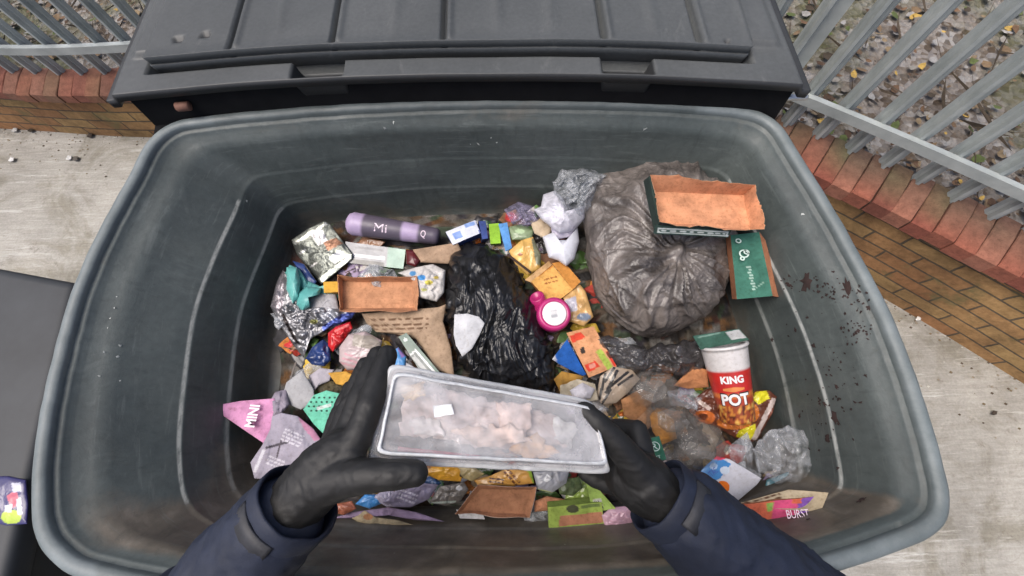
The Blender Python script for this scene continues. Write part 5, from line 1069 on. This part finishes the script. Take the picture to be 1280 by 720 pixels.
# ------------------------------------------------------------ the person, seen from a camera on the forehead
def union(name, balls, mat, parent, vox=.003, smooth_it=4, disp=None):
    """balls: chains [(Vector, r), ...] swept and fused into ONE continuous skin"""
    bm = bmesh.new()
    for ch in balls:
        for (a, ra), (b, rb) in zip(ch, ch[1:]):
            n = max(2, int((b-a).length/(min(ra, rb)*.30)))
            for k in range(n+1):
                t = k/n; bmesh.ops.create_icosphere(bm, subdivisions=2, radius=ra+(rb-ra)*t, matrix=Matrix.Translation(a.lerp(b, t)))
    me = bpy.data.meshes.new('tmp'); bm.to_mesh(me); bm.free(); o = bpy.data.objects.new('tmp', me); COL.objects.link(o)
    r = o.modifiers.new('r', 'REMESH'); r.mode = 'VOXEL'; r.voxel_size = vox
    s_ = o.modifiers.new('s', 'SMOOTH'); s_.iterations = smooth_it; s_.factor = .5
    me2 = bpy.data.meshes.new_from_object(o.evaluated_get(bpy.context.evaluated_depsgraph_get())); bpy.data.objects.remove(o)
    me2.name = name; me2.materials.clear(); me2.materials.append(mat)
    if disp:
        nn = [v.normal.copy() for v in me2.vertices]
        for v, q in zip(me2.vertices, nn): v.co += q*disp(v.co)
    me2.polygons.foreach_set('use_smooth', [True]*len(me2.polygons))
    o = bpy.data.objects.new(name, me2); COL.objects.link(o)
    if parent is not None: o.parent = parent
    return o
R0 = Vector((0, 0, RIM))
WL, EL, SL = U(374, 626, -.125), R0+Vector((-.415, -.07, .02)), R0+Vector((-.15, -.13, .36))
WR, ER, SR = U(822, 618, -.06), R0+Vector((.455, -.07, .01)), R0+Vector((.26, -.13, .36))
NB, CH, PV = R0+Vector((.05, -.16, .41)), R0+Vector((.05, -.31, .18)), R0+Vector((.05, -.44, -.20))
HD = R0+Vector((.065, -.005, .665))
def legch(x, k=1.0): return [(PV+Vector((x*.8, 0, -.02)), .085*k), (Vector((.05+x, -.44, .52)), .060*k), (Vector((.05+x, -.45, .12)), .042*k)]
skin = [[(PV, .12), (CH, .125), (NB, .06), (HD+Vector((0, -.03, -.06)), .055)], [(HD+Vector((0, -.015, .02)), .088), (HD+Vector((0, .01, -.05)), .068)], [(HD+Vector((0, .035, -.075)), .035), (HD+Vector((0, .05, -.09)), .026)],
        [(HD+Vector((0, .085, -.005)), .010), (HD+Vector((0, .100, -.030)), .013)], [(HD+Vector((-.024, .085, -.085+.02)), .010), (HD+Vector((.024, .085, -.065)), .010)], [(HD+Vector((-.088, -.01, .0)), .014), (HD+Vector((-.086, -.008, -.03)), .010)], [(HD+Vector((.088, -.01, .0)), .014), (HD+Vector((.086, -.008, -.03)), .010)],
        [(CH+Vector((0, .05, .10)), .09), (SL, .055), (EL, .040), (WL, .0275), (U(395, 602, -.13), .024)], [(CH+Vector((0, .05, .10)), .09), (SR, .055), (ER, .040), (WR, .0275), (U(804, 600, -.06), .024)], legch(-.10), legch(.10)]
person = union('person', skin, M_skin, None, .006, 4)
tagit(person, 'person in navy jacket and black gloves leaning over the bin holding a clear container', 'person')
def H3(pts): return [(U(x, y, d), r) for x, y, d, r in pts]
def wrinkle(q): return .0015*max(-.2, ridge(q.x*38+3*N(q.x*20, q.y*20, q.z*20), q.y*38, q.z*38, 3))+.0022*N(q.x*20, q.y*20, q.z*20)
gL = [H3([(372, 628, -.125, .036), (390, 608, -.130, .038), (410, 586, -.135, .036), (428, 566, -.140, .029)]), H3([(392, 606, -.110, .030), (412, 572, -.105, .026), (424, 552, -.100, 0.01980)]),
      H3([(412, 584, -.140, .027), (446, 550, -.148, 0.01815), (461, 508, -.145, 0.01650), (474, 471, -.132, 0.01485), (484, 443, -.118, 0.01265)]),
      H3([(412, 580, -.125, .026), (435, 542, -.128, 0.01760), (449, 501, -.118, 0.01628), (462, 466, -.104, 0.01485), (472, 444, -.092, 0.01265)]),
      H3([(408, 580, -.110, .024), (425, 544, -.106, 0.01650), (437, 508, -.094, 0.01540), (448, 476, -.083, 0.01375), (456, 457, -.075, 0.01188)]),
      H3([(404, 584, -.100, .022), (416, 552, -.088, 0.01540), (424, 524, -.078, 0.01375), (431, 500, -.070, 0.01210), (436, 484, -.065, .0098)]),
      H3([(400, 604, -.140, .030), (428, 598, -.155, .0225), (458, 594, -.166, 0.01870), (492, 593, -.170, 0.01595), (520, 591, -.166, 0.01430)]), H3([(426, 596, -.150, 0.01980), (440, 568, -.150, 0.01760)])]
union('glove', gL, M_glove, person, .0024, 5, wrinkle)
gR = [H3([(824, 620, -.060, .036), (808, 606, -.060, .040), (790, 594, -.052, .038), (776, 582, -.045, .028)]), H3([(812, 600, -.045, .030), (800, 580, -.040, .024)]),
      H3([(806, 602, -.070, .028), (790, 578, -.088, .0210), (768, 550, -.105, .0165), (747, 528, -.114, .0148), (731, 514, -.114, .0128)]),
      H3([(803, 590, -.045, .024), (802, 560, -.045, .0155), (797, 537, -.038, .0140), (772, 534, -.012, .0130), (744, 540, .000, .0112)]),
      H3([(798, 592, -.035, .024), (788, 568, -.030, .0155), (774, 548, -.020, .0140), (752, 545, .002, .0130), (728, 550, .006, .0112)]),
      H3([(792, 598, -.030, .024), (776, 590, -.022, .0155), (760, 588, -.010, .0140), (742, 580, .006, .0125), (722, 574, .008, .0108)]),
      H3([(800, 612, -.030, .024), (780, 606, -.025, .0165), (762, 604, -.018, .0145), (745, 599, -.008, .0125), (732, 592, .0, .0108)])]
union('glove', gR, M_glove, person, .0024, 5, wrinkle)
def cuffaxis(E_, W_, back=.0): return (W_-E_).normalized()
def folds(q):
    f = 0
    for E_, W_ in ((EL, WL), (ER, WR)):
        ax = (W_-E_).normalized(); t = (q-E_).dot(ax); d = ((q-E_)-ax*t).length
        if d < .1: f += .0085*ridge(t*9+2.6*N(q.x*8, q.y*8, q.z*8), N(q.x*6, q.y*6, q.z*6)*1.8, 2.0, 3)
    return f+.007*N(q.x*11, q.y*11, q.z*11)+.0035*ridge(q.x*26, q.y*26+1.5*N(q.x*12, q.y*12, 2), q.z*26, 2)
aL, aR = (WL-EL).normalized(), (WR-ER).normalized()
jk = [[(PV, .155), (CH, .165), (NB+Vector((0, -.03, -.06)), .11), (NB+Vector((0, 0, -.01)), .082)], [(CH+Vector((0, .02, .10)), .13), (SL+Vector((0, 0, -.01)), .082), (EL, .068), (WL-aL*.045, .052)], [(CH+Vector((0, .02, .10)), .13), (SR+Vector((0, 0, -.01)), .082), (ER, .068), (WR-aR*.045, .052)]]
union('jacket', jk, M_fab, person, .005, 3, folds)
for E_, W_, nm, sgn in ((EL, WL, 'L', 1), (ER, WR, 'R', 1)):
    ax = (W_-E_).normalized(); s0 = W_-ax*.066; M = frame(s0, W_, (0, 0, 1)); V, F = [], []; seg = 72
    prof = [(.0500, 0), (.0545, .006), (.0545, .020), (.0535, .030), (.0560, .045), (.0565, .058), (.0555, .066), (.0540, .068), (.0515, .067), (.050, .060), (.047, .035), (.030, .030)]
    for r, z in prof:
        for k in range(seg):
            a = 6.2832*k/seg; w_ = 1+.035*N(math.cos(a)*1.5, math.sin(a)*1.5, z*30)+.02*N(math.cos(a)*4, math.sin(a)*4, z*60); V.append(M @ Vector(((r*.94)*w_*math.cos(a), (r*.94)*w_*math.sin(a), z+.004*N(math.cos(a)*2, math.sin(a)*2, 4))))
    for i in range(len(prof)-1):
        for k in range(seg): F.append((i*seg+k, i*seg+(k+1) % seg, (i+1)*seg+(k+1) % seg, (i+1)*seg+k))
    fixn(mesh('sleeve_cuff', V, F, M_fab, person))
    # hook and loop tab round the cuff
    cdir = M.to_3x3().inverted() @ (Vector(CAMP)-W_); a0 = math.atan2(cdir.y, cdir.x); a1, a2 = (a0-1.0, a0+.25) if nm == 'L' else (a0-.2, a0+1.0)
    V, F = [], []
    for i in range(17):
        a = a1+(a2-a1)*i/16
        for r, z in ((.0520, .028), (.0548, .0285), (.0552, .0495), (.0520, .050)): V.append(M @ Vector((r*math.cos(a), r*math.sin(a), z)))
    for i in range(16):
        for k in range(4): F.append((i*4+k, i*4+(k+1) % 4, i*4+4+(k+1) % 4, i*4+4+k))
    F.append((0, 1, 2, 3)); F.append((67, 66, 65, 64)); fixn(mesh('cuff_tab', V, F, M_tab, person))
union('trousers', [[(PV+Vector((0, 0, .02)), .135), (PV+Vector((0, 0, -.05)), .135)], [(PV+Vector((-.06, 0, -.04)), .11), (Vector((-.05, -.44, .52)), .080), (Vector((-.05, -.45, .13)), .062)], [(PV+Vector((.06, 0, -.04)), .11), (Vector((.15, -.44, .52)), .080), (Vector((.15, -.45, .13)), .062)]], plain('black_cotton', (.02, .021, .024), .85), person, .007, 4, lambda q: .005*ridge(q.x*6, q.y*6, q.z*9, 3))
for x in (-.05, .15): union('boot', [[(Vector((x, -.46, .055)), .050), (Vector((x, -.36, .040)), .040), (Vector((x, -.32, .036)), .035)], [(Vector((x, -.455, .14)), .050), (Vector((x, -.46, .055)), .050)]], M_boot, person, .005, 4)
union('hair', [[(HD+Vector((0, -.035, .045)), .090), (HD+Vector((0, -.045, -.02)), .080)], [(HD+Vector((0, .01, .055)), .074), (HD+Vector((0, -.03, .05)), .09)]], M_hair, person, .005, 2, lambda q: .003*ridge(q.x*40, q.y*14, q.z*40, 2))
for sx in (-.031, .031): Vv, Ff, _ = lathe([(.002, -.011), (.008, -.007), (.011, 0), (.008, .007), (.002, .011)], frame(HD+Vector((sx, .072, .004)), HD+Vector((sx, .2, .004))), 16); fixn(mesh('eye', Vv, Ff, M_white, person))
